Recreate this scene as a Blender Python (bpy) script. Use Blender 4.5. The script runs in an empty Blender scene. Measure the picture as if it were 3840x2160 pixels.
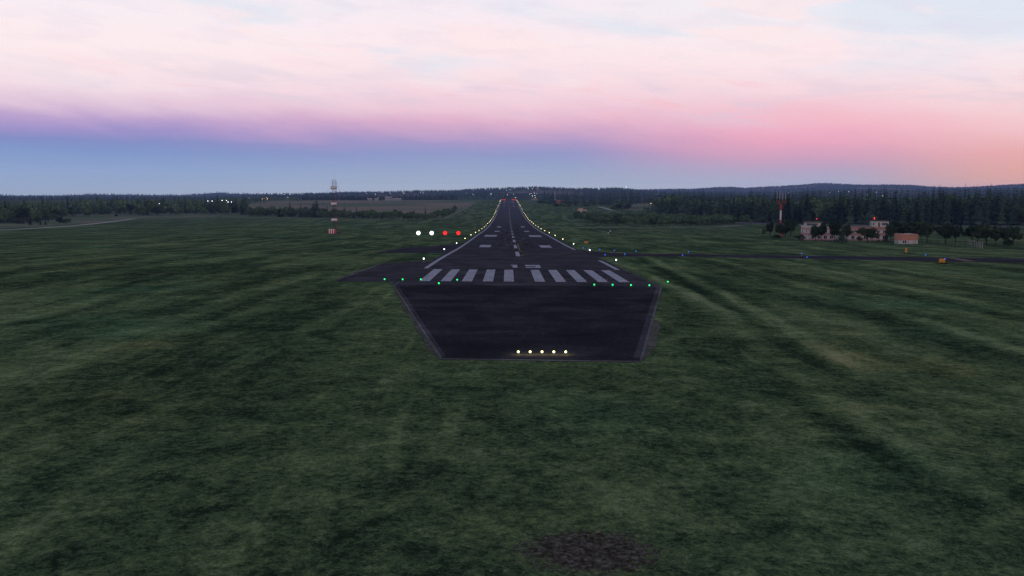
import bpy, bmesh, math, random
import numpy as np
from mathutils import Vector, Matrix
random.seed(7); rng = np.random.default_rng(11)
R = math.radians
S = bpy.context.scene
COL = S.collection

# ------------------------------------------------------------------ camera model (pixels of the 3840 x 2160 photograph)
F, CX, CY, YH = 3100.0, 1920.0, 1080.0, 728.0
TH = math.atan((CY - YH) / F)
CT, ST = math.cos(TH), math.sin(TH)
CZ = 15.0                                            # eye height above the threshold

def ray(px, py):
    u = (px - CX) / F; v = (CY - py) / F
    return np.array([u, CT + v * ST, -ST + v * CT])

# ------------------------------------------------------------------ terrain
PD = np.array([-12000, -300, 0, 80, 164.5, 186, 279, 433, 615, 693, 900, 1115, 1550, 2305, 2700, 3500, 12000.])
PZ = np.array([-11, -11.3, -12, -13.4, -14.85, -15.35, -18.2, -21.9, -26.1, -27.4, -29.4, -29.6, -24.5, -16.4, -17.5, -24, -24.])
_m = np.zeros_like(PD)
_dl = np.diff(PZ) / np.diff(PD)
_h = np.diff(PD)
_m[1:-1] = (_dl[:-1] * _h[1:] + _dl[1:] * _h[:-1]) / (_h[:-1] + _h[1:])
_m[1] = _dl[1] * .5
def prof(y):
    y = np.clip(np.asarray(y, float), PD[0], PD[-1] - 1)
    i = np.clip(np.searchsorted(PD, y, side='right') - 1, 0, len(PD) - 2)
    h = PD[i + 1] - PD[i]; t = (y - PD[i]) / h
    return ((2*t**3 - 3*t*t + 1) * PZ[i] + (t**3 - 2*t*t + t) * h * _m[i] + (-2*t**3 + 3*t*t) * PZ[i+1] + (t**3 - t*t) * h * _m[i+1])
def sst(a, b, x):
    t = np.clip((np.asarray(x, float) - a) / (b - a), 0, 1); return t * t * (3 - 2 * t)

# skyline of two ridges: image x -> image y
MID = [(-900, 740), (0, 741), (300, 744), (600, 746), (880, 742), (1000, 732), (1250, 731), (1420, 726), (1560, 722), (1700, 721), (1800, 714),
       (1880, 711), (1960, 708), (2010, 707), (2060, 709), (2150, 713), (2250, 713), (2320, 711), (2390, 717), (2460, 724), (2700, 729), (2950, 727), (3080, 720), (3250, 717), (3400, 720), (3600, 716), (3840, 712), (4700, 712)]
FAR = [(-900, 728), (0, 732), (60, 736), (220, 735), (300, 731), (370, 729.5), (530, 732), (700, 732), (780, 727), (815, 722), (870, 727), (1000, 730), (1200, 727), (1320, 720), (1500, 726), (1700, 726),
       (2000, 722), (2380, 715), (2600, 712), (2690, 706), (2740, 705), (2790, 709), (2900, 703), (3000, 698), (3060, 692), (3100, 692), (3200, 697), (3340, 697), (3420, 699), (3480, 704), (3570, 707), (3660, 705), (3760, 699), (3840, 695), (4700, 690)]
MID = np.array(MID, float); FAR = np.array(FAR, float)
RM, RF = 5400., 9300.
def ridge_z(tab, az, rad):
    az = np.clip(az, -1.0, 1.0)
    px = CX + F * np.tan(az) * 1.005
    py = np.interp(px, tab[:, 0], tab[:, 1])
    d = rad * np.cos(az)
    return (YH - py) * d / F
def terrain(x, y):
    x = np.asarray(x, float); y = np.asarray(y, float)
    rad = np.hypot(x, y); az = np.arctan2(x, np.maximum(y, 1e-6) + 0 * x)
    az = np.where(y <= 0, np.sign(x) * 1.0, az)
    z = prof(y)
    z = z - .0065 * np.clip(x, -60, 60) * sst(60, 160, y) * (1 - sst(350, 700, y))
    zm = ridge_z(MID, az, RM); zf = ridge_z(FAR, az, RF)
    zb = np.minimum(zm, zf) - 22
    und = 3.5 * np.sin(x * .0031 + 1.3) * np.sin(y * .0023 + x * .0011) + 2 * np.sin(x * .0073 - y * .004)
    far = np.where(rad < RM, -24 + (zm + 24) * sst(2900, RM, rad),
          np.where(rad < 7000, zm + (zb - zm) * sst(RM, 7000, rad),
          np.where(rad < RF, zb + (zf - zb) * sst(7000, RF, rad), zf + (-20 - zf) * sst(RF, 11600, rad))))
    k = sst(2550, 3300, rad)
    z = z * (1 - k) + far * k + und * sst(2700, 3200, rad) * (1 - .85 * np.exp(-((rad - RM) / 450) ** 2)) * (1 - .85 * np.exp(-((rad - RF) / 500) ** 2))
    return z + CZ
def tz(x, y): return float(terrain(x, y))
def hit(px, py):
    r = ray(px, py); ts = np.geomspace(8, 11500, 1500)
    below = (CZ + r[2] * ts) < terrain(r[0] * ts, r[1] * ts)
    k = int(np.argmax(below))
    if not below.any(): k = 1150
    lo, hi = ts[max(k - 1, 0)], ts[k]
    for _ in range(30):
        m = .5 * (lo + hi)
        if CZ + r[2] * m < tz(r[0] * m, r[1] * m): hi = m
        else: lo = m
    return Vector((r[0] * hi, r[1] * hi, tz(r[0] * hi, r[1] * hi)))

# ------------------------------------------------------------------ materials
def new_mat(name):
    m = bpy.data.materials.new(name); m.use_nodes = True
    nt = m.node_tree; nt.nodes.clear()
    out = nt.nodes.new('ShaderNodeOutputMaterial')
    return m, nt, out
def node(nt, t, **kw):
    n = nt.nodes.new(t)
    for k, v in kw.items(): setattr(n, k, v)
    return n
def lk(nt, a, b): nt.links.new(a, b)
def noise(nt, vec, scale, detail=4, rough=.55, dist=0, scl=None):
    if scl is not None:
        mp = node(nt, 'ShaderNodeMapping'); mp.inputs['Scale'].default_value = scl; lk(nt, vec, mp.inputs[0]); vec = mp.outputs[0]
    n = node(nt, 'ShaderNodeTexNoise'); n.inputs['Scale'].default_value = scale; n.inputs['Detail'].default_value = detail
    n.inputs['Roughness'].default_value = rough; n.inputs['Distortion'].default_value = dist
    lk(nt, vec, n.inputs['Vector']); return n.outputs[0]
def ramp(nt, fac, stops, interp='LINEAR'):
    n = node(nt, 'ShaderNodeValToRGB'); e = n.color_ramp.elements; n.color_ramp.interpolation = interp
    while len(e) < len(stops): e.new(.5)
    for el, (p, c) in zip(e, stops):
        el.position = p; el.color = (*c, 1) if len(c) == 3 else c
    lk(nt, fac, n.inputs[0]); return n.outputs[0]
def mixc(nt, fac, a, b, mode='MIX'):
    n = node(nt, 'ShaderNodeMix', data_type='RGBA', blend_type=mode)
    for s, v in ((n.inputs[0], fac), (n.inputs[6], a), (n.inputs[7], b)):
        if hasattr(v, 'is_output'): lk(nt, v, s)
        elif isinstance(v, (int, float)): s.default_value = v
        else: s.default_value = (*v, 1)
    return n.outputs[2]
def math_(nt, op, a, b=None, c=None, clamp=False):
    n = node(nt, 'ShaderNodeMath', operation=op, use_clamp=clamp)
    for s, v in zip(n.inputs, (a, b, c)):
        if v is None: continue
        if hasattr(v, 'is_output'): lk(nt, v, s)
        else: s.default_value = v
    return n.outputs[0]
def mrange(nt, v, a, b, c=0, d=1, smooth=True):
    n = node(nt, 'ShaderNodeMapRange', interpolation_type='SMOOTHSTEP' if smooth else 'LINEAR')
    lk(nt, v, n.inputs[0])
    for i, q in zip((1, 2, 3, 4), (a, b, c, d)): n.inputs[i].default_value = q
    return n.outputs[0]
def bsdf(nt, out, col, rough=.8, spec=.3, bump=None, bstr=.3, bdist=.1):
    b = node(nt, 'ShaderNodeBsdfPrincipled')
    if hasattr(col, 'is_output'): lk(nt, col, b.inputs['Base Color'])
    else: b.inputs['Base Color'].default_value = (*col, 1)
    b.inputs['Roughness'].default_value = rough; b.inputs['Specular IOR Level'].default_value = spec
    if bump is not None:
        bp = node(nt, 'ShaderNodeBump'); bp.inputs['Strength'].default_value = bstr; bp.inputs['Distance'].default_value = bdist
        lk(nt, bump, bp.inputs['Height']); lk(nt, bp.outputs[0], b.inputs['Normal'])
    lk(nt, b.outputs[0], out.inputs[0]); return b
def objc(nt): return node(nt, 'ShaderNodeTexCoord').outputs['Object']

def mat_plain(name, col, rough=.6, var=.25, scale=3., spec=.3):
    m, nt, out = new_mat(name)
    n = noise(nt, objc(nt), scale, 5)
    c = mixc(nt, 1, col, ramp(nt, n, [(.25, (1 - var,) * 3), (.75, (1 + var * .4,) * 3)]), 'MULTIPLY')
    bsdf(nt, out, c, rough, spec); return m
def mat_emit(name, col, strength):
    m, nt, out = new_mat(name)
    e = node(nt, 'ShaderNodeEmission'); e.inputs[0].default_value = (*col, 1); e.inputs[1].default_value = strength
    lk(nt, e.outputs[0], out.inputs[0])
    if name != 'yellow_lamp': m.cycles.emission_sampling = 'NONE'
    return m

SOIL = hit(2215, 2068)
def mat_grass():
    m, nt, out = new_mat('grass'); p = objc(nt)
    sp = node(nt, 'ShaderNodeSeparateXYZ'); lk(nt, p, sp.inputs[0]); X, Y = sp.outputs[0], sp.outputs[1]
    wob = noise(nt, p, .016, 2); 
    v2 = node(nt, 'ShaderNodeVectorMath', operation='MULTIPLY_ADD')
    cmb = node(nt, 'ShaderNodeCombineXYZ'); lk(nt, math_(nt, 'MULTIPLY_ADD', wob, 16, -8), cmb.inputs[0])
    lk(nt, cmb.outputs[0], v2.inputs[0]); v2.inputs[1].default_value = (1, 1, 1); lk(nt, p, v2.inputs[2]); q = v2.outputs[0]
    streak = noise(nt, q, 1, 3, .5, 0, (.15, .009, 1))          # mowing passes along the runway
    track = noise(nt, q, 1, 2, .5, 0, (.55, .012, 3))
    fine = noise(nt, p, .55, 6, .7, .4)
    clump = noise(nt, p, .16, 4, .6, .6)
    grain = noise(nt, p, 2.6, 5, .72, .3)
    blade = noise(nt, p, 9., 3, .7)
    big = noise(nt, p, .012, 3, .55, .3)
    qs = node(nt, 'ShaderNodeSeparateXYZ'); lk(nt, q, qs.inputs[0]); QX = qs.outputs[0]
    side = mrange(nt, math_(nt, 'ABSOLUTE', X), 9, 24, .25, 1)
    a = math_(nt, 'MULTIPLY', math_(nt, 'MULTIPLY_ADD', mrange(nt, streak, .36, .66), 1, -.45), math_(nt, 'MULTIPLY', side, .33))
    a = math_(nt, 'ADD', a, .19)
    brk = mrange(nt, noise(nt, p, .11, 4, .65), .25, .6, .35, 1)
    for c0, sl, wd, y0, y1, wt in ((25.0, 0, 1.5, 85, 190, .34), (23.3, .056, 1.7, 52, 250, .36), (20.2, 0, 1.1, 28, 58, .32), (40, .05, 1.6, 60, 220, .22), (54, .06, 1.8, 90, 260, .2), (47, .02, 1.3, 40, 120, .18), (66, .08, 1.5, 60, 300, .18),
                                   (22.0, 0, 1.4, 80, 170, -.2), (20.4, .056, 1.5, 52, 230, -.22), (18.2, 0, 1.2, 28, 60, -.34), (36.5, .05, 2.2, 60, 220, -.15), (31, .0, 2.4, 40, 110, -.14)):
        t = math_(nt, 'ABSOLUTE', math_(nt, 'ADD', math_(nt, 'MULTIPLY_ADD', Y, -sl, -c0), math_(nt, 'MULTIPLY_ADD', QX, .35, math_(nt, 'MULTIPLY', X, .65))))
        bnd = math_(nt, 'MULTIPLY', mrange(nt, t, wd, wd * .2), math_(nt, 'MULTIPLY', mrange(nt, Y, y0, y0 + 14), mrange(nt, Y, y1, y1 - 25)))
        a = math_(nt, 'MULTIPLY_ADD', math_(nt, 'MULTIPLY', bnd, brk), wt, a)
    a = math_(nt, 'MULTIPLY_ADD', mrange(nt, track, .58, .72), .16, a)
    a = math_(nt, 'MULTIPLY_ADD', mrange(nt, fine, .32, .70, smooth=False), .46, a)
    a = math_(nt, 'MULTIPLY_ADD', mrange(nt, clump, .3, .72), .26, a)
    a = math_(nt, 'MULTIPLY_ADD', mrange(nt, grain, .36, .64, smooth=False), .42, a)
    a = math_(nt, 'MULTIPLY_ADD', mrange(nt, blade, .38, .62, smooth=False), .26, a)
    a = math_(nt, 'MULTIPLY_ADD', big, .36, math_(nt, 'ADD', a, -.68))
    col = ramp(nt, a, [(.02, (.012, .0215, .013)), (.28, (.037, .060, .032)), (.52, (.077, .109, .051)), (.78, (.132, .168, .083)), (1., (.20, .22, .125))])
    hue = noise(nt, p, .05, 3, .6)
    col = mixc(nt, mrange(nt, hue, .52, .72, 0, .45), col, mixc(nt, 1, col, (1.45, .98, .85), 'MULTIPLY'))
    hue2 = noise(nt, p, .03, 2, .5)
    col = mixc(nt, mrange(nt, hue2, .52, .7, 0, .6), col, mixc(nt, 1, col, (.72, 1.0, 1.1), 'MULTIPLY'))
    # bare soil patch
    dx = math_(nt, 'DIVIDE', math_(nt, 'ADD', X, -SOIL.x), 2.55); dy = math_(nt, 'DIVIDE', math_(nt, 'ADD', Y, -SOIL.y), 2.0)
    rr = math_(nt, 'SQRT', math_(nt, 'ADD', math_(nt, 'MULTIPLY', dx, dx), math_(nt, 'MULTIPLY', dy, dy)))
    edge = math_(nt, 'ADD', rr, math_(nt, 'MULTIPLY_ADD', noise(nt, p, 2.4, 6, .78), 2.4, -1.2))
    soil = ramp(nt, noise(nt, p, 4.5, 6, .75), [(.40, (.020, .016, .0125)), (.53, (.054, .047, .041)), (.66, (.135, .125, .115))])
    col = mixc(nt, mrange(nt, edge, 1.1, .7), col, soil)
    # clover heads
    vo = node(nt, 'ShaderNodeTexVoronoi'); vo.inputs['Scale'].default_value = 3.2; lk(nt, p, vo.inputs['Vector'])
    fl = math_(nt, 'LESS_THAN', vo.outputs[0], .10)
    fl = math_(nt, 'MULTIPLY', fl, mrange(nt, noise(nt, p, .25, 3, .6), .54, .66))
    col = mixc(nt, math_(nt, 'MULTIPLY', fl, .9), col, (.30, .34, .30))
    # distance from the airfield: meadow, ploughed land, forest floor
    rad = node(nt, 'ShaderNodeVectorMath', operation='LENGTH'); lk(nt, p, rad.inputs[0]); rd = rad.outputs[1]
    parcels = node(nt, 'ShaderNodeTexVoronoi'); parcels.inputs['Scale'].default_value = .0026; parcels.inputs['Randomness'].default_value = .9; lk(nt, p, parcels.inputs['Vector'])
    land = ramp(nt, node_sep(nt, parcels.outputs[1]), [(.0, (.018, .032, .022)), (.70, (.018, .034, .024)), (.74, (.085, .07, .062)), (.84, (.05, .065, .045)), (.93, (.10, .08, .068))], 'CONSTANT')
    col = mixc(nt, mrange(nt, rd, 2450, 2700), col, land)
    bump = math_(nt, 'MULTIPLY_ADD', fine, .7, math_(nt, 'MULTIPLY', grain, .5))
    bsdf(nt, out, col, 1, 0, bump, .7, .35); return m
def node_sep(nt, c):
    s = node(nt, 'ShaderNodeSeparateColor'); lk(nt, c, s.inputs[0]); return s.outputs[0]

def node_rgb(nt, v):
    cc = node(nt, 'ShaderNodeCombineXYZ')
    for i in range(3): lk(nt, v, cc.inputs[i])
    return cc.outputs[0]

def mat_asphalt(name, base, light, marks=False):
    m, nt, out = new_mat(name); p = objc(nt)
    sp = node(nt, 'ShaderNodeSeparateXYZ'); lk(nt, p, sp.inputs[0]); X, Y = sp.outputs[0], sp.outputs[1]
    n1 = noise(nt, p, .12, 5, .62, .5); n2 = noise(nt, p, 2.2, 5, .78); lon = noise(nt, p, 1, 4, .6, 0, (1.1, .014, 1)); crs = noise(nt, p, 1, 3, .55, .2, (.03, .35, 1))
    a = math_(nt, 'MULTIPLY_ADD', n1, .75, math_(nt, 'MULTIPLY', n2, .65))
    a = math_(nt, 'MULTIPLY_ADD', crs, .2, a); a = math_(nt, 'ADD', a, -.29)
    c = ramp(nt, a, [(.3, tuple(v * .55 for v in base)), (.5, base), (.68, light)])
    if marks:                                         # rubber deposit and long scuffs in the touchdown zone
        ax = math_(nt, 'ABSOLUTE', math_(nt, 'ADD', math_(nt, 'MULTIPLY_ADD', Y, .0052, -2.75), X))
        zone = math_(nt, 'MULTIPLY', mrange(nt, ax, 11, 3.5), math_(nt, 'MULTIPLY', mrange(nt, Y, 215, 330), mrange(nt, Y, 900, 560)))
        c = mixc(nt, math_(nt, 'MULTIPLY', zone, mrange(nt, lon, .42, .58)), c, (.018, .018, .022))
        lon2 = noise(nt, p, 1, 3, .6, 0, (1.9, .007, 4))
        c = mixc(nt, math_(nt, 'MULTIPLY', zone, mrange(nt, lon2, .54, .66, 0, .8)), c, (.12, .115, .13))
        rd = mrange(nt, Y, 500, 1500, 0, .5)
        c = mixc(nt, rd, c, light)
    bsdf(nt, out, c, 1, 0, n2, .35, .03); return m
def mat_paint(name, col, base=(.035, .034, .04)):
    m, nt, out = new_mat(name); p = objc(nt)
    n = noise(nt, p, .9, 6, .72); b = noise(nt, p, 1, 4, .6, .2, (.5, 3., 1))
    c = mixc(nt, mrange(nt, n, .34, .58, .45, 0), col, base)
    c = mixc(nt, mrange(nt, b, .5, .8, 0, .25), c, base)
    bsdf(nt, out, c, 1, 0); return m
def mat_land(name, stops, scl, big=.01):
    m, nt, out = new_mat(name); p = objc(nt)
    n = noise(nt, p, 1, 4, .55, .8, scl); n2 = noise(nt, p, .4, 4, .7); n3 = noise(nt, p, big, 3, .5, .5)
    a = math_(nt, 'MULTIPLY_ADD', n, .55, math_(nt, 'MULTIPLY_ADD', n3, .5, math_(nt, 'MULTIPLY_ADD', n2, .2, -.12)))
    bsdf(nt, out, ramp(nt, a, stops), 1, 0); return m
def mat_leaf(name, dark, light, var=.35):
    m, nt, out = new_mat(name)
    inf = node(nt, 'ShaderNodeObjectInfo'); g = node(nt, 'ShaderNodeNewGeometry')
    n = noise(nt, g.outputs['Position'], .55, 3, .6)
    isl = g.outputs['Random Per Island']
    a = math_(nt, 'MULTIPLY_ADD', isl, .45, math_(nt, 'MULTIPLY_ADD', n, .7, -.1))
    c = ramp(nt, a, [(.2, dark), (.8, light)])
    k = math_(nt, 'MULTIPLY_ADD', inf.outputs['Random'], 2 * var, 1 - var)
    cc = node(nt, 'ShaderNodeCombineColor')
    lk(nt, math_(nt, 'POWER', k, 1.25), cc.inputs[0]); lk(nt, k, cc.inputs[1]); lk(nt, math_(nt, 'POWER', k, .85), cc.inputs[2])
    c = mixc(nt, 1, c, cc.outputs[0], 'MULTIPLY')
    b = bsdf(nt, out, c, 1, 0); return m

M = {}
M['grass'] = mat_grass()
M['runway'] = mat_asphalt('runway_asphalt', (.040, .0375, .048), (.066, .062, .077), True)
M['dark_asphalt'] = mat_asphalt('overrun_asphalt', (.021, .020, .027), (.040, .0385, .049))
M['taxi'] = mat_asphalt('taxiway_asphalt', (.033, .030, .042), (.052, .048, .062))
M['kerb'] = mat_asphalt('weathered_edge', (.085, .08, .09), (.15, .14, .155))
M['margin'] = mat_asphalt('worn_margin', (.04, .039, .05), (.075, .072, .088))
M['bare'] = mat_land('bare_verge', [(.3, (.035, .05, .035)), (.48, (.06, .06, .05)), (.7, (.11, .10, .10))], (1.2, 1.2, 1), .3)
M['gravel'] = mat_land('gravel_road', [(.2, (.19, .17, .175)), (.8, (.34, .31, .31))], (.02, .05, 1))
M['track'] = mat_land('dirt_track', [(.2, (.08, .095, .075)), (.8, (.17, .155, .14))], (.02, .05, 1))
M['field'] = mat_land('ploughed_field', [(.28, (.05, .085, .056)), (.45, (.078, .11, .072)), (.53, (.165, .13, .105)), (.75, (.215, .155, .13))], (.0022, .011, 1), .004)
M['verge'] = mat_land('rough_meadow', [(.28, (.055, .085, .054)), (.5, (.085, .108, .068)), (.66, (.18, .14, .115))], (.006, .03, 1), .012)
M['paint'] = mat_paint('white_paint', (.30, .295, .36))
M['paint_far'] = mat_paint('worn_white_paint', (.20, .195, .22))
M['yellow'] = mat_paint('yellow_paint', (.20, .16, .06))
M['brownline'] = mat_paint('faded_marking', (.16, .125, .11))
M['red'] = mat_plain('red_paint', (.42, .045, .05), .5)
M['white'] = mat_plain('white_metal', (.62, .60, .60), .5, .15)
M['steel'] = mat_plain('galvanised_steel', (.13, .125, .13), .5)
M['darksteel'] = mat_plain('dark_steel', (.03, .03, .035), .5)
M['rust'] = mat_plain('red_oxide_steel', (.18, .045, .045), .6)
M['orange'] = mat_plain('orange_enamel', (.62, .24, .02), .45, .2, 2)
M['black'] = mat_plain('black_panel', (.008, .008, .009), .6)
M['grey'] = mat_plain('grey_panel', (.30, .29, .31), .6)
M['pink'] = mat_plain('pink_stucco', (.38, .205, .19), .85, .2, 1.2)
M['cream'] = mat_plain('cream_stucco', (.50, .465, .44), .85, .22, 1.2)
M['roof'] = mat_plain('roof_felt', (.05, .05, .055), .9, .3, .8)
M['roofpink'] = mat_plain('pink_roof_edge', (.42, .2, .18), .8)
M['wood'] = mat_plain('brown_door', (.12, .06, .035), .6)
M['glass'] = mat_plain('window_glass', (.012, .011, .011), .25, .1, 1, .25)
M['glassblue'] = mat_plain('cab_glass', (.10, .12, .17), .08, .1, 1, .6)
M['bark'] = mat_plain('bark', (.028, .022, .02), .95)
M['lamp_glass'] = mat_plain('clear_lamp_glass', (.3, .3, .3), .2)
M['bulb_white'] = mat_emit('white_lamp', (1, .97, .90), 6)
M['bulb_warm'] = mat_emit('warm_lamp', (1, .84, .46), 9)
M['bulb_yellow'] = mat_emit('yellow_lamp', (1, .94, .45), 3.2)
M['bulb_green'] = mat_emit('green_lamp', (.04, 1, .26), 1.6)
M['bulb_blue'] = mat_emit('blue_lamp', (.035, .19, 1), 1.0)
M['bulb_red'] = mat_emit('red_lamp', (1, .03, .02), 6)
M['papi_white'] = mat_emit('approach_white', (1, 1, .97), 3)
M['papi_red'] = mat_emit('approach_red', (1, .025, .02), 1.6)
M['town_white'] = mat_emit('town_white', (.85, .92, 1), 6)
M['town_warm'] = mat_emit('town_warm', (1, .55, .22), 9)
M['needle'] = mat_leaf('spruce_needles', (.010, .022, .0155), (.050, .085, .053), .75)
M['needle_dark'] = mat_leaf('dense_spruce_needles', (.008, .018, .014), (.032, .055, .040), .4)
M['leaf'] = mat_leaf('broad_leaves', (.038, .066, .033), (.118, .186, .092), .36)
M['leafdark'] = mat_leaf('dark_leaves', (.015, .026, .016), (.052, .074, .042))
M['weed'] = mat_leaf('weed', (.012, .018, .01), (.03, .04, .02))

# ------------------------------------------------------------------ mesh helpers
class MB:
    def __init__(s): s.v, s.f, s.m = [], [], []
    def add(s, vs, fs, mi=0):
        b = len(s.v); s.v += [tuple(v) for v in vs]; s.f += [tuple(b + i for i in f) for f in fs]; s.m += [mi] * len(fs)
    def box(s, x0, x1, y0, y1, z0, z1, mi=0):
        s.add([(x0, y0, z0), (x1, y0, z0), (x1, y1, z0), (x0, y1, z0), (x0, y0, z1), (x1, y0, z1), (x1, y1, z1), (x0, y1, z1)],
              [(0, 3, 2, 1), (4, 5, 6, 7), (0, 1, 5, 4), (1, 2, 6, 5), (2, 3, 7, 6), (3, 0, 4, 7)], mi)
    def tube(s, a, b, r0, r1=None, n=6, mi=0, cap=True):
        a, b = Vector(a), Vector(b); r1 = r0 if r1 is None else r1
        d = (b - a).normalized(); u = d.orthogonal().normalized(); w = d.cross(u)
        vs = [a + (u * math.cos(t) + w * math.sin(t)) * r0 for t in (2 * math.pi * i / n for i in range(n))]
        vs += [b + (u * math.cos(t) + w * math.sin(t)) * r1 for t in (2 * math.pi * i / n for i in range(n))]
        fs = [(i, (i + 1) % n, n + (i + 1) % n, n + i) for i in range(n)]
        if cap: fs += [tuple(range(n))[::-1], tuple(range(n, 2 * n))]
        s.add(vs, fs, mi)
    def sphere(s, c, r, n=10, k=7, mi=0, sz=1.):
        c = Vector(c); vs = [c + Vector((0, 0, -r * sz))]
        for j in range(1, k):
            t = -math.pi / 2 + math.pi * j / k
            vs += [c + Vector((r * math.cos(t) * math.cos(2 * math.pi * i / n), r * math.cos(t) * math.sin(2 * math.pi * i / n), r * sz * math.sin(t))) for i in range(n)]
        vs.append(c + Vector((0, 0, r * sz)))
        fs = [(0, 1 + (i + 1) % n, 1 + i) for i in range(n)]
        for j in range(k - 2):
            o = 1 + j * n; fs += [(o + i, o + (i + 1) % n, o + n + (i + 1) % n, o + n + i) for i in range(n)]
        o = 1 + (k - 2) * n; fs += [(o + i, o + (i + 1) % n, len(vs) - 1) for i in range(n)]
        s.add(vs, fs, mi)
    def mesh(s, name, mats, smooth=False):
        me = bpy.data.meshes.new(name); me.from_pydata(s.v, [], s.f)
        for m in mats: me.materials.append(m)
        me.polygons.foreach_set('material_index', s.m)
        if smooth: me.polygons.foreach_set('use_smooth', [True] * len(s.f))
        me.update(); return me
    def obj(s, name, mats, parent=None, smooth=False):
        if not isinstance(mats, (list, tuple)): mats = [mats]
        return link(name, s.mesh(name, mats, smooth), parent)
def link(name, data, parent=None):
    o = bpy.data.objects.new(name, data); COL.objects.link(o)
    if parent is not None: o.parent = parent
    return o
def npmesh(name, v, f, mats):
    me = bpy.data.meshes.new(name); n = len(f); k = f.shape[1]
    me.vertices.add(len(v)); me.vertices.foreach_set('co', np.asarray(v, np.float32).ravel())
    me.loops.add(n * k); me.loops.foreach_set('vertex_index', f.astype(np.int32).ravel())
    me.polygons.add(n); me.polygons.foreach_set('loop_start', np.arange(0, n * k, k, dtype=np.int32))
    for m in mats: me.materials.append(m)
    me.update(calc_edges=True); me.validate(); return me
def tag(o, label=None, cat=None, group=None, kind=None):
    for k, v in (('label', label), ('category', cat), ('group', group), ('kind', kind)):
        if v: o[k] = v
    return o
def thing(name, label, cat, loc, group=None, rz=0):
    o = link(name, None); o.location = loc; o.rotation_euler.z = rz; o.empty_display_size = .2
    return tag(o, label, cat, group)
def copy_tree(o, loc=None, label=None, scale=None, rz=None):
    c = o.copy(); COL.objects.link(c)
    for ch in o.children:
        d = ch.copy(); COL.objects.link(d); d.parent = c
        for g in ch.children:
            e = g.copy(); COL.objects.link(e); e.parent = d
    if loc is not None: c.location = loc
    if label: c['label'] = label
    if scale is not None: c.scale = scale
    if rz is not None: c.rotation_euler.z = rz
    return c
_ones = 'first second third fourth fifth sixth seventh eighth ninth tenth eleventh twelfth thirteenth fourteenth fifteenth sixteenth seventeenth eighteenth nineteenth'.split()
def ordinal(n):
    if n < 20: return _ones[n - 1]
    t, u = divmod(n, 10)
    return {2: 'twentieth', 3: 'thirtieth', 4: 'fortieth'}[t] if u == 0 else {2: 'twenty-', 3: 'thirty-', 4: 'forty-'}[t] + _ones[u - 1]

def off(y): return .02 + abs(y) * 4.5e-5
def drape(name, pts, mat, layer=1, parent=None, ystep=.03, xstep=8.):
    """A sheet laid on the terrain; pts: outline in world x, y."""
    bm = bmesh.new(); vs = [bm.verts.new((p[0], p[1], 0)) for p in pts]; bm.faces.new(vs)
    x0, x1 = min(p[0] for p in pts), max(p[0] for p in pts); y0, y1 = min(p[1] for p in pts), max(p[1] for p in pts)
    def cut(co, no):
        bmesh.ops.bisect_plane(bm, geom=bm.verts[:] + bm.edges[:] + bm.faces[:], plane_co=co, plane_no=no, dist=1e-4)
    y = y0 + max(3, abs(y0) * ystep)
    while y < y1: cut((0, y, 0), (0, 1, 0)); y += max(3, abs(y) * ystep)
    xs = max(xstep, (x1 - x0) / 40); x = x0 + xs
    while x < x1: cut((x, 0, 0), (1, 0, 0)); x += xs
    co = np.array([v.co[:] for v in bm.verts]); zz = terrain(co[:, 0], co[:, 1]) + layer * np.array([off(q) for q in co[:, 1]])
    for v, z in zip(bm.verts, zz): v.co.z = z
    bmesh.ops.triangulate(bm, faces=bm.faces[:]); bmesh.ops.recalc_face_normals(bm, faces=bm.faces[:])
    me = bpy.data.meshes.new(name); bm.to_mesh(me); bm.free(); me.materials.append(mat)
    if sum(p.normal.z for p in me.polygons) < 0: me.flip_normals()
    return link(name, me, parent)
def merge(name, objs, parent=None, kind=None):
    v, f = [], []; mat = objs[0].data.materials[0]
    for o in objs:
        b = len(v); v += [p.co[:] for p in o.data.vertices]; f += [tuple(b + i for i in p.vertices) for p in o.data.polygons]
    for o in objs: bpy.data.objects.remove(o)
    me = bpy.data.meshes.new(name); me.from_pydata(v, [], f); me.materials.append(mat); me.update()
    o = link(name, me, parent)
    if kind: o['kind'] = kind
    return o
def hits(pp): return [hit(*p)[:2] for p in pp]
def ribbon(pp, w):
    """outline of a strip of width w (metres) along image points pp lying on the ground"""
    P = [Vector(hit(*p)[:2]) for p in pp]; L, Rr = [], []
    for i, p in enumerate(P):
        d = (P[min(i + 1, len(P) - 1)] - P[max(i - 1, 0)]).normalized(); n = Vector((-d.y, d.x)) * w / 2
        L.append((p + n)[:]); Rr.append((p - n)[:])
    return L + Rr[::-1]

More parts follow.
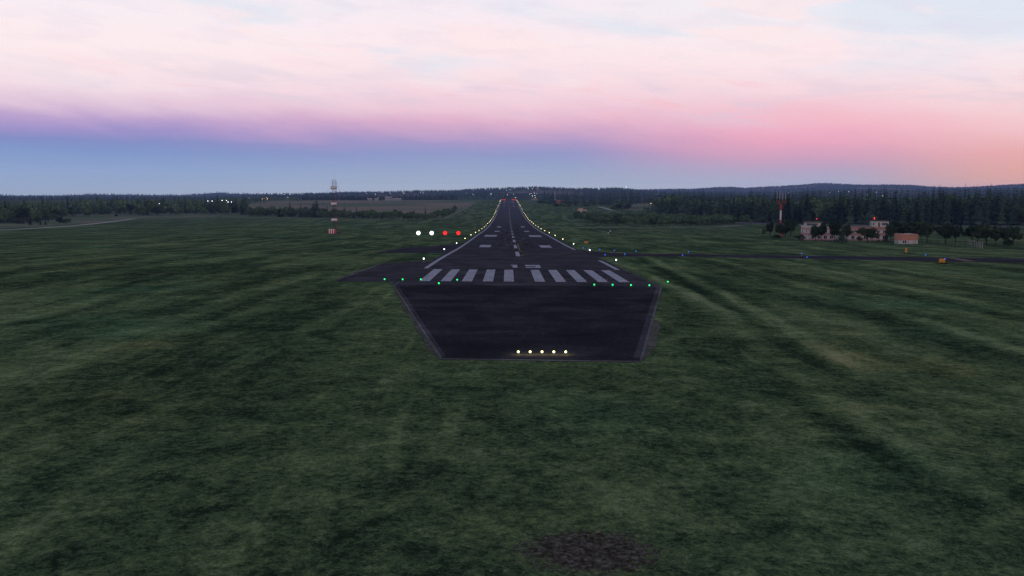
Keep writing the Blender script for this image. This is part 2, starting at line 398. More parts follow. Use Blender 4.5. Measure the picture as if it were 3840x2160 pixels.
# ------------------------------------------------------------------ ground
def build_ground():
    az = np.radians(np.concatenate([np.arange(-180, -44, 8.), np.arange(-44, 44.01, .3), np.arange(48, 179, 8.)]))
    rr = np.geomspace(6, 11900, 275); A, Q = np.meshgrid(az, rr)
    x, y = np.sin(A) * Q, np.cos(A) * Q; z = terrain(x, y)
    v = np.stack([x, y, z], -1).reshape(-1, 3); n, k = len(az), len(rr)
    v = np.vstack([v, [[0, 0, tz(0, 0)]]])
    i, j = np.meshgrid(np.arange(k - 1), np.arange(n), indexing='ij'); j2 = (j + 1) % n
    q = np.stack([i * n + j, i * n + j2, (i + 1) * n + j2, (i + 1) * n + j], -1).reshape(-1, 4)
    f = np.concatenate([q[:, [0, 2, 1]], q[:, [0, 3, 2]]])
    c = len(v) - 1; jj = np.arange(n); f = np.concatenate([f, np.stack([np.full(n, c), (jj + 1) % n, jj], -1)])
    me = npmesh('ground', v, f, [M['grass']])
    if sum(p.normal.z for p in me.polygons[:500]) < 0: me.flip_normals()
    me.polygons.foreach_set('use_smooth', [True] * len(me.polygons))
    link('ground', me)['kind'] = 'structure'
build_ground()

# ------------------------------------------------------------------ runway
def cx(y): return 2.75 - .0052 * y
def strip(x0, x1, y0, y1): return [(cx(y0) + x0, y0), (cx(y0) + x1, y0), (cx(y1) + x1, y1), (cx(y1) + x0, y1)]
YT = 128.0                                            # where the overrun pad begins
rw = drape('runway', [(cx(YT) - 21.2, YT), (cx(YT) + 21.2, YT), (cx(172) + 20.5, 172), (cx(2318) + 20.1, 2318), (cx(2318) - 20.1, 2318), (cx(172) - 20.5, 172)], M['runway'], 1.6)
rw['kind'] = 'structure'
padpts = hits([(1496, 1056), (1476, 1069), (1652.5, 1343), (2403, 1353.5), (2479, 1079), (2430, 1056), (2331, 1009), (2250, 1030)])
pad = drape('overrun_pad', padpts, M['dark_asphalt'], 1.2); pad['kind'] = 'structure'
def inset_strip(name, pp, w, layer, mat, parent):
    o = drape(name, ribbon(pp, w), mat, layer, parent, .02, 4); return o
merge('edge_strip', [inset_strip('edge_strip', pp, w, l, M['kerb'], None) for pp, w, l in (
    ([(1498, 1057), (1477, 1069), (1654, 1344)], .22, 1.9), ([(1652, 1347), (2404, 1357)], .5, 1.7), ([(2404, 1354), (2480, 1079), (2432, 1056), (2335, 1010)], .24, 1.9))], pad)
merge('worn_margin', [inset_strip('worn_margin', pp, w, l, M['margin'], None) for pp, w, l in (
    ([(1508, 1066), (1489, 1071), (1664, 1338)], .36, 1.6), ([(2390, 1345), (2469, 1080), (2426, 1058)], .66, 1.6), ([(1664, 1340), (2398, 1349)], .16, 1.55))], pad)
for nm_, pts_ in (('bare_verge', [(1476, 1075), (1480, 1105), (1502, 1130), (1510, 1165), (1545, 1200), (1560, 1240), (1590, 1275), (1598, 1310), (1640, 1346), (1652, 1347)]),
                  ('bare_verge', [(2446, 1206), (2462, 1200), (2478, 1225), (2466, 1260), (2460, 1300), (2440, 1330), (2412, 1352)])):
    drape(nm_, hits(pts_), M['bare'], .7, None, .02, 4)['kind'] = 'structure'
ap = drape('apron_pavement', hits([(1250, 1055), (1430, 990), (1622, 977), (1700, 960), (1700, 1058), (1496, 1058)]), M['runway'], 1.3); ap['kind'] = 'structure'
stub = drape('taxiway_stub', hits([(1396, 948), (1511, 931), (1720, 914.5), (1790, 900), (1790, 930), (1675, 949.5)]), M['taxi'], 1.3); stub['kind'] = 'structure'
merge('edge_strip', [inset_strip('edge_strip', pp, w, 1.8, M['kerb'], None) for pp, w in (
    ([(1252, 1055), (1430, 990), (1622, 977)], .5), ([(1398, 948), (1511, 931), (1716, 915)], .5))], ap)
tw = drape('taxiway', hits([(2120, 915), (2150, 931), (2163, 935), (2211, 942), (2236, 944), (2296, 949), (2449, 952), (2659, 954.5), (3000, 959), (3439, 965), (3840, 970.6), (4900, 985),
                            (4900, 1003), (3840, 986), (3439, 979), (3000, 970), (2659, 963), (2449, 961.5), (2296, 963), (2226, 966), (2150, 970)]), M['taxi'], 1.25); tw['kind'] = 'structure'
merge('edge_strip', [inset_strip('edge_strip', pp, w, 1.9, M['kerb'], None) for pp, w in (
    ([(2163, 934.6), (2211, 941.6), (2296, 948.6), (2449, 951.6), (2659, 954), (3000, 958.6), (3439, 964.6), (3840, 970)], .8),
    ([(2232, 964.5), (2296, 963.2), (2449, 961.8), (2659, 963.2), (3000, 970.2)], .35))], tw)
drape('crossing_marking', hits([(3545, 966.5), (3572, 966.8), (3660, 980.5), (3622, 980.5)]), M['brownline'], 2.2, tw)

def mark(name, polys, mat=None, layer=2.4):
    merge(name, [drape('marking', p, mat or M['paint'], layer) for p in polys], rw)
th_ = []
for sx in (-1, 1):
    for c in (2.55, 6.0, 9.46, 12.92, 16.38): th_.append(strip(sx * c - .84, sx * c + .84, 134.6, 161.5))
mark('threshold_marking', th_)
mark('edge_marking', [strip(-19.5, -18.6, 164, 480), strip(18.6, 19.5, 163, 196), strip(18.6, 19.5, 268, 480)])
mark('edge_marking', [strip(-19.5, -18.6, 480.5, 2300), strip(18.6, 19.5, 480.5, 2300)], M['paint'])
dash = [strip(-.55, .55, 216 + 62 * k, 248 + 62 * k) for k in range(30)]
mark('centreline_marking', dash[:6]); mark('centreline_marking', dash[6:], M['paint_far'])
one = [strip(-1.72, -.75, 167.5, 176.8), strip(-2.1, -1.72, 174.3, 176.8)]
mark('number_one', one)
two = [strip(.95, 4.05, 172.1, 176.8), strip(3.1, 4.05, 169.7, 172.1), strip(.95, 4.05, 167.5, 169.7)]
mark('number_marking', two)
mark('touchdown_marking', [strip(s * 10.8 - 1.95, s * 10.8 + 1.95, 286, 309) for s in (-1, 1)])
mark('aiming_marking', [strip(s * 11.7 - 3.2, s * 11.7 + 3.2, 421, 452) for s in (-1, 1)])
mark('touchdown_marking', [strip(s * 9.9 - 1.6, s * 9.9 + 1.6, a, b) for s in (-1, 1) for a, b in ((540, 566), (680, 712))])
mark('far_touchdown_marking', [strip(s * 9.6 - w, s * 9.6 + w, a, b) for s in (-1, 1) for a, b, w in ((1590, 1640, 1.8), (1720, 1750, 1.8), (1905, 1990, 3.2), (2130, 2170, 1.8))], M['paint_far'])
drape('lead_off_marking', ribbon([(1941, 913), (1945, 928), (1949, 940), (1958, 944.5), (1972, 947)], .35), M['yellow'], 2.7, rw, .02, 2)
drape('lead_off_marking', ribbon([(1953, 960), (1966, 956.5), (1985, 954)], .4), M['yellow'], 2.7, rw, .02, 2)

# ------------------------------------------------------------------ land beyond
def land(name, pp, mat, layer=.6): drape(name, hits(pp), mat, layer, None, .03, 20)['kind'] = 'structure'
land('ploughed_field', [(905, 772), (960, 760), (975, 752.5), (1250, 751.2), (1500, 750.8), (1700, 751), (1790, 752), (1768, 765), (1742, 780), (1694, 800), (1640, 816), (1400, 816), (1000, 806), (905, 800)], M['field'], .7)
land('meadow', [(-400, 850), (-400, 800), (400, 790), (930, 785), (930, 813), (505, 817), (261, 844), (0, 858)], M['verge'], .7)
drape('perimeter_road', ribbon([(-300, 876), (0, 863), (261, 848), (400, 833.5), (505, 820)], 9), M['gravel'], 1.1, None, .03, 20)['kind'] = 'structure'
drape('perimeter_road', ribbon([(505, 820), (900, 816), (1150, 818), (1400, 822), (1668, 821.5)], 20), M['track'], 1.0, None, .03, 20)['kind'] = 'structure'
drape('perimeter_road', ribbon([(1630, 821), (1669.7, 820.8), (1705, 801), (1753.5, 778.5), (1779, 760), (1800, 751.5), (1817, 749)], 5), M['track'], 1.2, None, .03, 20)['kind'] = 'structure'
drape('access_road', ribbon([(2740, 833), (2900, 840), (3100, 844), (3500, 847.5), (3900, 851.5)], 40), M['kerb'], 1.0, None, .03, 20)['kind'] = 'structure'
drape('track', ribbon([(2000, 853), (2250, 853.5), (2500, 854), (2700, 850), (2790, 843)], 14), M['track'], .9, None, .03, 20)['kind'] = 'structure'
land('pale_field', [(2330, 770), (2420, 769), (2440, 773), (2335, 774)], M['track'], .8)
land('pale_field', [(2340, 784), (2425, 783), (2440, 787), (2345, 789)], M['field'], .8)
drape('track', ribbon([(2246, 775), (2275, 783), (2300, 790)], 9), M['gravel'], 1., None, .03, 20)['kind'] = 'structure'
land('meadow', [(2300, 763), (2700, 758), (3100, 757), (3100, 764), (2700, 768), (2400, 778), (2310, 779)], M['verge'], .6)
land('hill_field', [(1851, 726.5), (1895, 722.5), (1896, 721), (1851, 724.5)], M['field'], 4)
land('hill_field', [(1903, 716), (1923, 716), (1923, 714), (1903, 714.5)], M['field'], 4)
land('hill_field', [(1926, 718), (1977, 716), (1977, 713.5), (1926, 716)], M['verge'], 4)
land('hill_field', [(1905, 726), (1968, 724), (1970, 718.5), (1905, 720)], M['track'], 3)
land('terminal_path', [(2955, 897.5), (3050, 900.5), (3180, 902.5), (3180, 905.5), (3050, 903.5), (2955, 899.5)], M['taxi'], .9)

# ------------------------------------------------------------------ lamps
def lamp_fixture(name, label, cat, loc, bulb, r, h, group, base=.33, stemmat='steel', sz=1.):
    t = thing(name, label, cat, loc, group)
    b = MB(); b.sphere((0, 0, h), r, mi=0, sz=sz); b.obj('lamp_globe', M[bulb], t, True)
    b = MB(); b.tube((0, 0, .04), (0, 0, h - r * .8), .045, .035); b.obj('stem', M[stemmat], t)
    b = MB(); b.box(-base, base, -.09, .09, 0, .06); b.tube((0, 0, .06), (0, 0, .16), .12, .07, 8); b.obj('base_plate', M[stemmat], t)
    return t
def glow(par, col, watts, h):
    l = bpy.data.lights.new('lamp_light', 'POINT'); l.energy = watts; l.color = col; l.shadow_soft_size = .06; l.use_shadow = True
    o = link('lamp_light', l, par); o.location = (0, -.12, h)
proto = {}
for side, sx in (('left', -1), ('right', 1)):
    for k in range(36):
        y = 185.2 + 59.9 * k; x = cx(y) + sx * 21.6; z = tz(x, y)
        lab = f'{"white" if k < 8 else "warm white"} light on the {side} edge of the runway, {ordinal(k + 1)} from the near threshold'
        if k < 10:
            key = 'a' if k < 3 else 'b'
            if key not in proto:
                proto[key] = lamp_fixture('runway_edge_light', lab, 'runway light', (x, y, z), 'bulb_white' if key == 'a' else 'bulb_warm', .15 if key == 'a' else .135, .82, 'white lights along both runway edges')
            else: copy_tree(proto[key], (x, y, z), lab)
        else:
            if 'c' not in proto:
                b = MB(); b.sphere((0, 0, .85), .165, 8, 6, 0); b.tube((0, 0, 0), (0, 0, .7), .06, .05, 5, 1)
                proto['c'] = tag(b.obj('runway_edge_light', [M['bulb_warm'], M['steel']], None, True), lab, 'runway light', 'white lights along both runway edges')
                proto['c'].location = (x, y, z)
            else: copy_tree(proto['c'], (x, y, z), lab)
GRN = [(1442.4, 1046.5), (1510, 1047), (1578, 1047), (1646, 1062), (1714.5, 1048.6), (2228.5, 1067.6), (2297, 1068), (2366, 1069), (2435, 1069.6), (2504, 1056.3)]
gl = ['first green light from the tip of the angled apron', 'second green light from the tip of the angled apron', 'green light at the outer corner of the first threshold stripe', 'low green light set nearest the overrun pad beside the second stripe',
      'green light on the lit side of the second and third threshold stripes', 'green light before the seventh threshold stripe', 'green light before the eighth threshold stripe', 'green light below the last threshold stripe',
      'green light near the right corner of the dark overrun pad', 'green light standing in grass outside the overrun pad']
for i, ((px, py), lab) in enumerate(zip(GRN, gl)):
    p = hit(px, py + 8.5)
    if i == 0: g0 = lamp_fixture('threshold_light', lab, 'runway light', p, 'bulb_green', .13, .36, 'green lights across the threshold', .2, 'darksteel'); glow(g0, (.05, 1, .3), 7, .5)
    else: copy_tree(g0, p, lab)
for i, px in enumerate((1943.5, 1988, 2032.6, 2076.7, 2121.3)):
    p = hit(px, 1330)
    lab = f'yellow-white approach light on the dark overrun pad, {ordinal(i + 1)} of five from the left'
    if i == 0: a0 = lamp_fixture('approach_light', lab, 'runway light', p, 'bulb_yellow', .10, .24, 'yellow-white approach lights in a row on the overrun pad', .16, 'darksteel'); glow(a0, (1, .85, .3), 22, .42)
    else: copy_tree(a0, p, lab)
for i, px in enumerate((2121, 2198.7, 2276.6, 2352)):
    p = hit(px, 1062); lab = f'unlit light stand at the foot of the {ordinal(i + 7)} threshold stripe from the left'
    if i == 0:
        u0 = thing('light_stand', lab, 'light stand', p, 'unlit light stands at the threshold stripes')
        b = MB(); b.tube((0, 0, .05), (0, 0, .42), .035, .03); b.obj('stem', M['wood'], u0)
        b = MB(); b.tube((-.3, -.1, 0), (0, 0, .2), .025); b.tube((.3, -.1, 0), (0, 0, .2), .025); b.tube((0, .3, 0), (0, 0, .2), .025); b.box(-.3, .3, -.05, .05, 0, .05); b.obj('tripod_foot', M['wood'], u0)
        b = MB(); b.tube((0, 0, .42), (0, 0, .50), .05, .09, 10); b.sphere((0, 0, .55), .1, 10, 6); b.obj('lamp_head', M['wood'], u0, True)
    else: copy_tree(u0, p, lab)
BLU = [(2186.5, 930.3), (2208.9, 933), (2248.5, 937.3), (2303.5, 940.8), (2384.8, 944), (2582.5, 946.8), (3005.6, 953), (3470, 958.7), (2269, 958.6), (2343, 956.3), (2559.5, 960), (3025.7, 968), (3543, 975)]
for i, (px, py) in enumerate(BLU):
    d = 0.75; p = hit(px, py + 8)
    lab = f'blue taxiway light on the {"far" if i < 8 else "near"} side of the taxiway, {ordinal(i + 1 if i < 8 else i - 7)} from the runway'
    if i == 0: b0 = lamp_fixture('taxiway_light', lab, 'taxiway light', p, 'bulb_blue', .145, .78, 'blue lights along the taxiway', .1, 'wood', 1.25)
    else: copy_tree(b0, p, lab)
for i, (px, red) in enumerate(((1569, 0), (1619, 0), (1669, 1), (1719, 1))):
    p = hit(px, 883); lab = f'{"glowing red" if red else "glowing white"} approach slope light left of the runway, {("outermost", "inner of the white two", "beside the white ones", "closest to the runway")[i]}'
    if i in (0, 2):
        t = thing('approach_slope_light', lab, 'approach light', p, 'two white and two red approach slope lights')
        b = MB(); b.tube((0, -.02, 1.3), (0, .9, 1.3), 1.04, .9, 24); b.obj('housing', M['darksteel'], t)
        b = MB(); b.sphere((0, -.05, 1.3), 1.03, 28, 16); o = b.obj('lens', M['papi_red' if red else 'papi_white'], t, True); o.scale.y = .3
        b = MB(); b.tube((-.6, .45, 0), (-.6, .45, .6), .06); b.tube((.6, .45, 0), (.6, .45, .6), .06); b.obj('leg', M['darksteel'], t)
        tp = t
    else: copy_tree(tp, p, lab)
for i in range(10):
    xx = (-19, -16.4, -13.8, -11.2, -8.2, 9.2, 11.8, 14.4, 17, 19.4)[i]; y = 2306
    lab = f'red runway end light, {ordinal(i % 5 + 1)} of the {"left" if i < 5 else "right"} five across the far end'
    p = (cx(y) + xx, y, tz(cx(y) + xx, y))
    if i == 0:
        b = MB(); b.sphere((0, 0, .8), .4, 8, 6, 0); b.tube((0, 0, 0), (0, 0, .5), .07, .05, 5, 1)
        r0 = tag(b.obj('runway_end_light', [M['bulb_red'], M['steel']], None, True), lab, 'runway light', 'red lights across the far runway end'); r0.location = p
    else: copy_tree(r0, p, lab)
p = hit(1983, 751.5); b = MB(); b.sphere((0, 0, 1), .8, 8, 6, 0); b.tube((0, 0, 0), (0, 0, .5), .07, .05, 5, 1)
o = tag(b.obj('taxiway_light', [M['bulb_blue'], M['steel']], None, True), 'lone blue light in the grass beside the far runway end', 'taxiway light'); o.location = p

# ------------------------------------------------------------------ signs and boards
def sign(px, py, w, h, d, label, rz=0):
    p = hit(px, py); t = thing('airfield_sign', label, 'sign', p, None, rz)
    b = MB(); b.box(-w/2, w/2, -d/2, d/2, h * .28, h); o = b.obj('panel', M['orange'], t)
    bv = o.modifiers.new('bevel', 'BEVEL'); bv.width = min(w, d) * .12; bv.segments = 2
    for sx in (-1, 1):
        b = MB(); b.box(sx * w * .3 - .07, sx * w * .3 + .07, -d * .3, d * .3, 0, h * .3); b.obj('leg', M['orange'], t)
    return p
def weeds(p, w, label, n=70):
    b = MB()
    for _ in range(n):
        x, y = random.gauss(0, w), random.gauss(0, .35); h = random.uniform(.1, .4); a = random.uniform(0, 6.28); s = .05
        lx, ly = random.gauss(0, .12), random.gauss(0, .08)
        b.add([(x - s * math.cos(a), y - s * math.sin(a), 0), (x + s * math.cos(a), y + s * math.sin(a), 0), (x + lx, y + ly, h)], [(0, 1, 2)])
        b.add([(x + lx - .07, y + ly, h - .07), (x + lx + .07, y + ly, h - .07), (x + lx, y + ly, h + .07)], [(0, 1, 2)])
    o = tag(b.obj('weed_tuft', M['weed']), label, 'weeds'); o.location = p
p = sign(2198, 914, 1.45, .95, .35, 'blank orange sign in grass by the bend where runway meets taxiway'); weeds(p + Vector((1.3, .1, 0)), .35, 'dark weeds beside the orange sign near the chequered board', 40)
p = sign(3532, 990, 1.25, 1.15, .8, 'boxy orange sign on the near taxiway verge, above a brown marking', R(-28)); weeds(p + Vector((.1, -.3, 0)), .8, 'dark weeds around the boxy orange sign by the taxiway', 110)
p = sign(3397.5, 952, .55, 1.7, .5, 'narrow upright orange marker in grass between taxiway and fenced hut', R(-20)); weeds(p + Vector((0, -.2, 0)), .9, 'dark weeds around the narrow orange marker before the fenced hut', 90)
p = hit(2284.5, 889); t = thing('chequered_board', 'black and grey chequered board on two posts in the grass', 'marker board', p)
b = MB(); b.box(-.93, 0, -.04, .04, 2.6, 3.5, 0); b.box(0, .93, -.04, .04, 1.7, 2.6, 0); b.box(0, .93, -.042, .042, 2.6, 3.5, 1); b.box(-.93, 0, -.042, .042, 1.7, 2.6, 1); b.obj('board', [M['black'], M['grey']], t)
for sx in (-.85, .85):
    b = MB(); b.tube((sx, 0, -.1), (sx, 0, 1.7), .07); b.obj('post', M['black'], t)

# ------------------------------------------------------------------ glide slope mast (left)
p = hit(1252, 879); k = p.y / F
t = thing('antenna_mast', 'tall guyed lattice mast with three red and white drums in left grass field', 'mast', p + Vector((.35, 2.2, 0)))
H = 29.8; w0 = .95
b = MB(); cs = [(-w0, -w0), (w0, -w0), (w0, w0), (-w0, w0)]
for c in cs: b.tube((*c, 0), (*c, H), .065, .065, 5, 1 if c[0] > 0 else 0)
nz = 15
for i in range(nz + 1):
    z = i * H / nz
    for q in range(4):
        a, c = cs[q], cs[(q + 1) % 4]; b.tube((*a, z), (*c, z), .03, .03, 4, i % 2)
        if i < nz: b.tube((*(a if i % 2 else c), z), (*(c if i % 2 else a), z + H / nz), .028, .028, 4, 0)
b.tube((0, 0, 0), (0, 0, H), .08, .08, 5)
b.obj('lattice', [M['darksteel'], M['rust']], t)
b = MB(); b.tube((0, 0, H), (0, 0, H + 4.6), .05, .02, 5); b.obj('lightning_rod', M['steel'], t)
for sx in (-1, 1):
    b = MB(); b.sphere((sx * .8, -.8, H + .35), .16); b.obj('obstruction_lamp', M['rust'], t, True)
for z in ((878.5 - 704.5) * k, (878.5 - 764.5) * k, (878.5 - 824) * k):
    b = MB(); n = 16; r = .9; yy = -w0 - .6
    ring = [(yy + r * math.cos(a), z + r * math.sin(a)) for a in (2 * math.pi * i / n for i in range(n))]
    for i in range(n):
        (y0, z0), (y1, z1) = ring[i], ring[(i + 1) % n]; mi = 0 if abs((z0 + z1) / 2 - z) < .55 else 1
        b.add([(-1.55, y0, z0), (1.55, y0, z0), (1.55, y1, z1), (-1.55, y1, z1)], [(0, 1, 2, 3)], mi)
    b.add([(-1.55, *q) for q in ring], [tuple(range(n))], 1); b.add([(1.55, *q) for q in ring], [tuple(range(n))[::-1]], 1)
    b.obj('antenna_drum', [M['white'], M['red']], t)
for gx, gy in ((-14.6, -2), (13.2, -2), (-9, 14), (9, 14)):
    b = MB(); b.tube((math.copysign(w0, gx), math.copysign(w0, gy), H - .3), (gx, gy, tz(p.x + gx, p.y + gy) - p.z), .022, .022, 4); b.obj('guy_wire', M['darksteel'], t)
t = thing('equipment_hut', 'round-topped equipment hut in vertical red and white stripes below the mast', 'hut', p + Vector((-.9, -.3, 0)))
b = MB(); n = 9
for i in range(n - 2):
    a0_, a1_ = -1.95 + i * 3.9 / (n - 2), -1.95 + (i + 1) * 3.9 / (n - 2)
    sec = [(-1.2, .35), (-1.4, .8), (-1.4, 2.3), (-1.1, 2.8), (-.4, 3.0), (.4, 3.0), (1.1, 2.8), (1.4, 2.3), (1.4, .35)]
    for (y0, z0), (y1, z1) in zip(sec, sec[1:]): b.add([(a0_, y0, z0), (a1_, y0, z0), (a1_, y1, z1), (a0_, y1, z1)], [(0, 1, 2, 3)], 1 if i % 2 == 0 else 0)
for sx, fl in ((-1.95, 1), (1.95, 0)):
    f_ = tuple(range(len(sec))); b.add([(sx, *q) for q in sec], [f_ if fl else f_[::-1]], 1)
b.obj('striped_body', [M['white'], M['red']], t)
b = MB(); b.box(-2.0, 2.0, -1.4, 1.4, 0, .34); b.obj('base_frame', M['darksteel'], t)
t = thing('pipe_frame', 'dark frame of pipes on the ground beside the striped hut', 'frame', p + Vector((2.3, -.3, 0)))
b = MB(); b.tube((-1.1, 0, .2), (1.7, 0, .2), .13); b.tube((-1.1, .8, .2), (1.7, .8, .2), .1)
for x in (-.6, .1, .7, 1.4): b.tube((x, 0, 0), (x, .2, random.uniform(.6, 1.7)), .07)
b.tube((-.6, 0, 1.1), (1.4, 0, .55), .06); b.obj('pipes_frame', M['darksteel'], t).name = 'pipework'

# ------------------------------------------------------------------ navigation mast (right)
p = hit(2924.5, 884); k = p.y / F
t = thing('navigation_mast', 'red and white pole mast with wide head carrying four thin aerials', 'mast', p)
zt = (884 - 765) * k; b = MB(); seg = [(0, .16, 1), (.16, .31, 0), (.31, .535, 1), (.535, .77, 0), (.77, 1.0, 1)]
for i, (a, c, mi) in enumerate([(0, .14, 1), (.14, .27, 0), (.27, .5, 1), (.5, .79, 0), (.79, 1, 1)]): b.tube((0, 0, a * zt), (0, 0, c * zt), .44, .44, 14, mi, True)
b.obj('pole', [M['white'], M['red']], t)
b = MB()
for q in (-1, 1):
    b.tube((0, q * .6, zt * .82), (-2.4, q * .6, zt + .4), .07, .07, 5); b.tube((0, q * .6, zt * .82), (2.4, q * .6, zt + .4), .07, .07, 5)
    b.tube((-2.5, q * .6, zt + .4), (2.5, q * .6, zt + .4), .09, .09, 5); b.tube((-2.5, q * .6, zt + 1.2), (2.5, q * .6, zt + 1.2), .07, .07, 5)
    for x in (-2.5, -1.2, 0, 1.2, 2.5): b.tube((x, q * .6, zt + .4), (x, q * .6, zt + 1.2), .05, .05, 4)
for x in (-2.5, 0, 2.5): b.tube((x, -.6, zt + .4), (x, .6, zt + .4), .07, .07, 4)
b.obj('head_frame', M['rust'], t)
for x in (-2.3, -.85, .85, 2.35):
    b = MB(); b.tube((x, 0, zt + .4), (x, 0, zt + 2.6), .1, .09, 6, 1); b.tube((x, 0, zt + 2.6), (x, 0, zt + 7.0), .09, .06, 6, 0); b.obj('aerial', [M['white'], M['red']], t)
b = MB(); b.box(.9, 1.9, -.5, .5, 0, 1.4); b.obj('cabinet', M['rust'], t)

# ------------------------------------------------------------------ terminal buildings
def window(par, x, y, z, w, h, face='-y', frame='cream', glass='glass', mull=True, n=2):
    """a window set 4 cm into the view of a wall facing -y (or -x), with panes as a sub-part"""
    b = MB(); g = MB(); d = .05; t_ = .07
    def bx(m, a0, a1, z0, z1, o0, o1):
        if face == '-y': m.box(x + a0, x + a1, y - o1, y - o0, z + z0, z + z1)
        else: m.box(x - o1, x - o0, y + a0, y + a1, z + z0, z + z1)
    bx(b, -w/2, w/2, -t_, .0, .002, d + .05); bx(b, -w/2, w/2, h, h + t_, .002, d)
    bx(b, -w/2 - t_, -w/2, -t_, h + t_, .003, d - .003); bx(b, w/2, w/2 + t_, -t_, h + t_, .003, d - .003)
    for i in range(1, n): bx(b, -w/2 + w * i / n - .06, -w/2 + w * i / n + .06, 0, h, .004, d - .004)
    f_ = b.obj('window', M[frame], par); bx(g, -w/2, w/2, 0, h, .001, .02); g.obj('pane', M[glass], f_)
def banded(par, x0, x1, y0, y1, zs, name='wall'):
    """stucco wall in horizontal bands; zs: [(z0, z1, material index)]"""
    b = MB()
    for z0, z1, mi in zs: b.box(x0, x1, y0, y1, z0, z1, mi)
    b.obj(name, [M['cream'], M['pink']], par)
def roof(par, x0, x1, y0, y1, z, o=.18, h=.22, mats=('roof', 'roofpink')):
    b = MB(); b.box(x0 - o, x1 + o, y0 - o, y1 + o, z + .002, z + h, 0); b.obj('roof', M[mats[1]], par)
    b = MB(); b.box(x0, x1, y0, y1, z + h + .002, z + h + .03, 0); b.obj('roof_felt', M[mats[0]], par)
BAND = [(-.4, .65, 1), (.65, 2.25, 0), (2.25, 3.35, 1), (3.35, 4.7, 0), (4.7, 5.55, 1), (5.55, 6.0, 1)]
p = hit(3030, 901.5); m_ = .264 * p.y / F
T = thing('airport_terminal', 'two-storey airport building in pink and cream bands with white rooftop cabins', 'building', p)
# left wing with the control cab
banded(T, 0, 12.2, 0, 9.8, BAND[:-1] + [(5.55, 5.95, 0)]); roof(T, 0, 12.2, 0, 9.8, 5.95, .1, .15, ('roof', 'cream'))
b = MB(); b.box(-.1, .08, .4, 9.6, 6.13, 6.6); b.box(.1, 3.2, -.1, .08, 6.13, 6.6); b.obj('parapet', M['cream'], T)
b = MB(); b.box(.6, 7.0, 1.2, 8.2, 6.14, 6.75); b.box(.6, 7.0, 1.2, 8.2, 7.62, 8.15); b.box(4.6, 6.99, 1.21, 8.19, 6.75, 7.62); b.box(.7, 4.6, 4.2, 8.1, 6.75, 7.62); b.obj('control_cab', M['cream'], T)
b = MB(); b.box(.66, 4.6, 1.26, 4.2, 6.752, 7.618); b.obj('cab_window', M['glassblue'], T)
b = MB()
for x in (.66, 1.6, 2.6, 3.6, 4.55): b.box(x - .04, x + .04, 1.2, 1.259, 6.752, 7.618)
for y in (1.3, 2.4, 3.5): b.box(.6, .659, y - .04, y + .04, 6.752, 7.618)
b.obj('mullion', M['darksteel'], T)
b = MB(); b.box(-.2, 7.8, .5, 8.8, 8.152, 8.36); b.obj('cab_roof', M['roof'], T)
# link and right wing
banded(T, 12.203, 17.2, 4.0, 9.5, BAND[:-1]); roof(T, 12.35, 17.05, 4.0, 9.5, 5.55, .08)
XR = (1345 - 795) * m_; WR = (1935 - 1345) * m_; yR = -1.6
banded(T, XR, XR + WR, yR, 9.3, BAND); roof(T, XR, XR + WR, yR, 9.3, 6.0)
XB = (1730 - 795) * m_; WB = (1910 - 1730) * m_
b = MB(); b.box(XB, XB + WB, yR + .12, yR + 6.6, 6.26, 8.75); b.obj('rooftop_cabin', M['cream'], T)
b = MB(); b.box(XB - .3, XB + WB + .2, yR - .2, yR + 6.9, 8.752, 8.95); b.obj('cabin_roof', M['roof'], T)
b = MB(); b.box(XB + .95, XB + 1.75, yR + .06, yR + .118, 6.27, 8.2); b.obj('door', M['wood'], T)
window(T, XB + 3.9, yR + .118, 7.05, 2.4, .95, '-y', 'darksteel', 'glassblue', n=3)
window(T, XB - .001, yR + 2.6, 7.1, .7, .85, '-x', 'darksteel', 'glass', n=1)
b = MB(); b.box(XB - .06, XB - .002, yR + 5.0, yR + 5.7, 6.27, 8.1); b.obj('door', M['wood'], T)
x0w = (1410 - 795) * m_
for i in range(6):
    window(T, x0w + i * 88.5 * m_, yR, 3.5, 1.3, 1.05, n=2, frame='cream')
    window(T, x0w + i * 88.5 * m_, yR, .8, 1.4, 1.35, n=2, frame='cream')
for i in range(4):
    window(T, (865 + 87 * i - 795) * m_, 0, 3.5, 1.3, 1.05); window(T, (865 + 87 * i - 795) * m_, 0, .8, 1.4, 1.35, n=2)
for y, z, h in ((2.4, 3.6, .85), (7.2, 3.6, .85), (2.8, .9, 1.25)): window(T, 0, y, z, 1.2, h, '-x', 'cream')
for bx_, by_, zz, lab in ((5.8, 6, 8.36, 'red obstruction lamp on a pole above the control cab'), (XB - .2 + 1, yR + 4, 8.95, 'red obstruction lamps stacked on the rooftop cabin pole')):
    t = thing('obstruction_light', lab, 'light', p + Vector((bx_, by_, zz)))
    b = MB(); b.tube((0, 0, 0), (0, 0, 1.15), .05, .04); b.obj('pole', M['darksteel'], t)
    for z in ((1.3,) if 'control' in lab else (1.25, .75)):
        b = MB(); b.sphere((0, 0, z), .15); b.obj('lamp', M['bulb_red'], t, True)
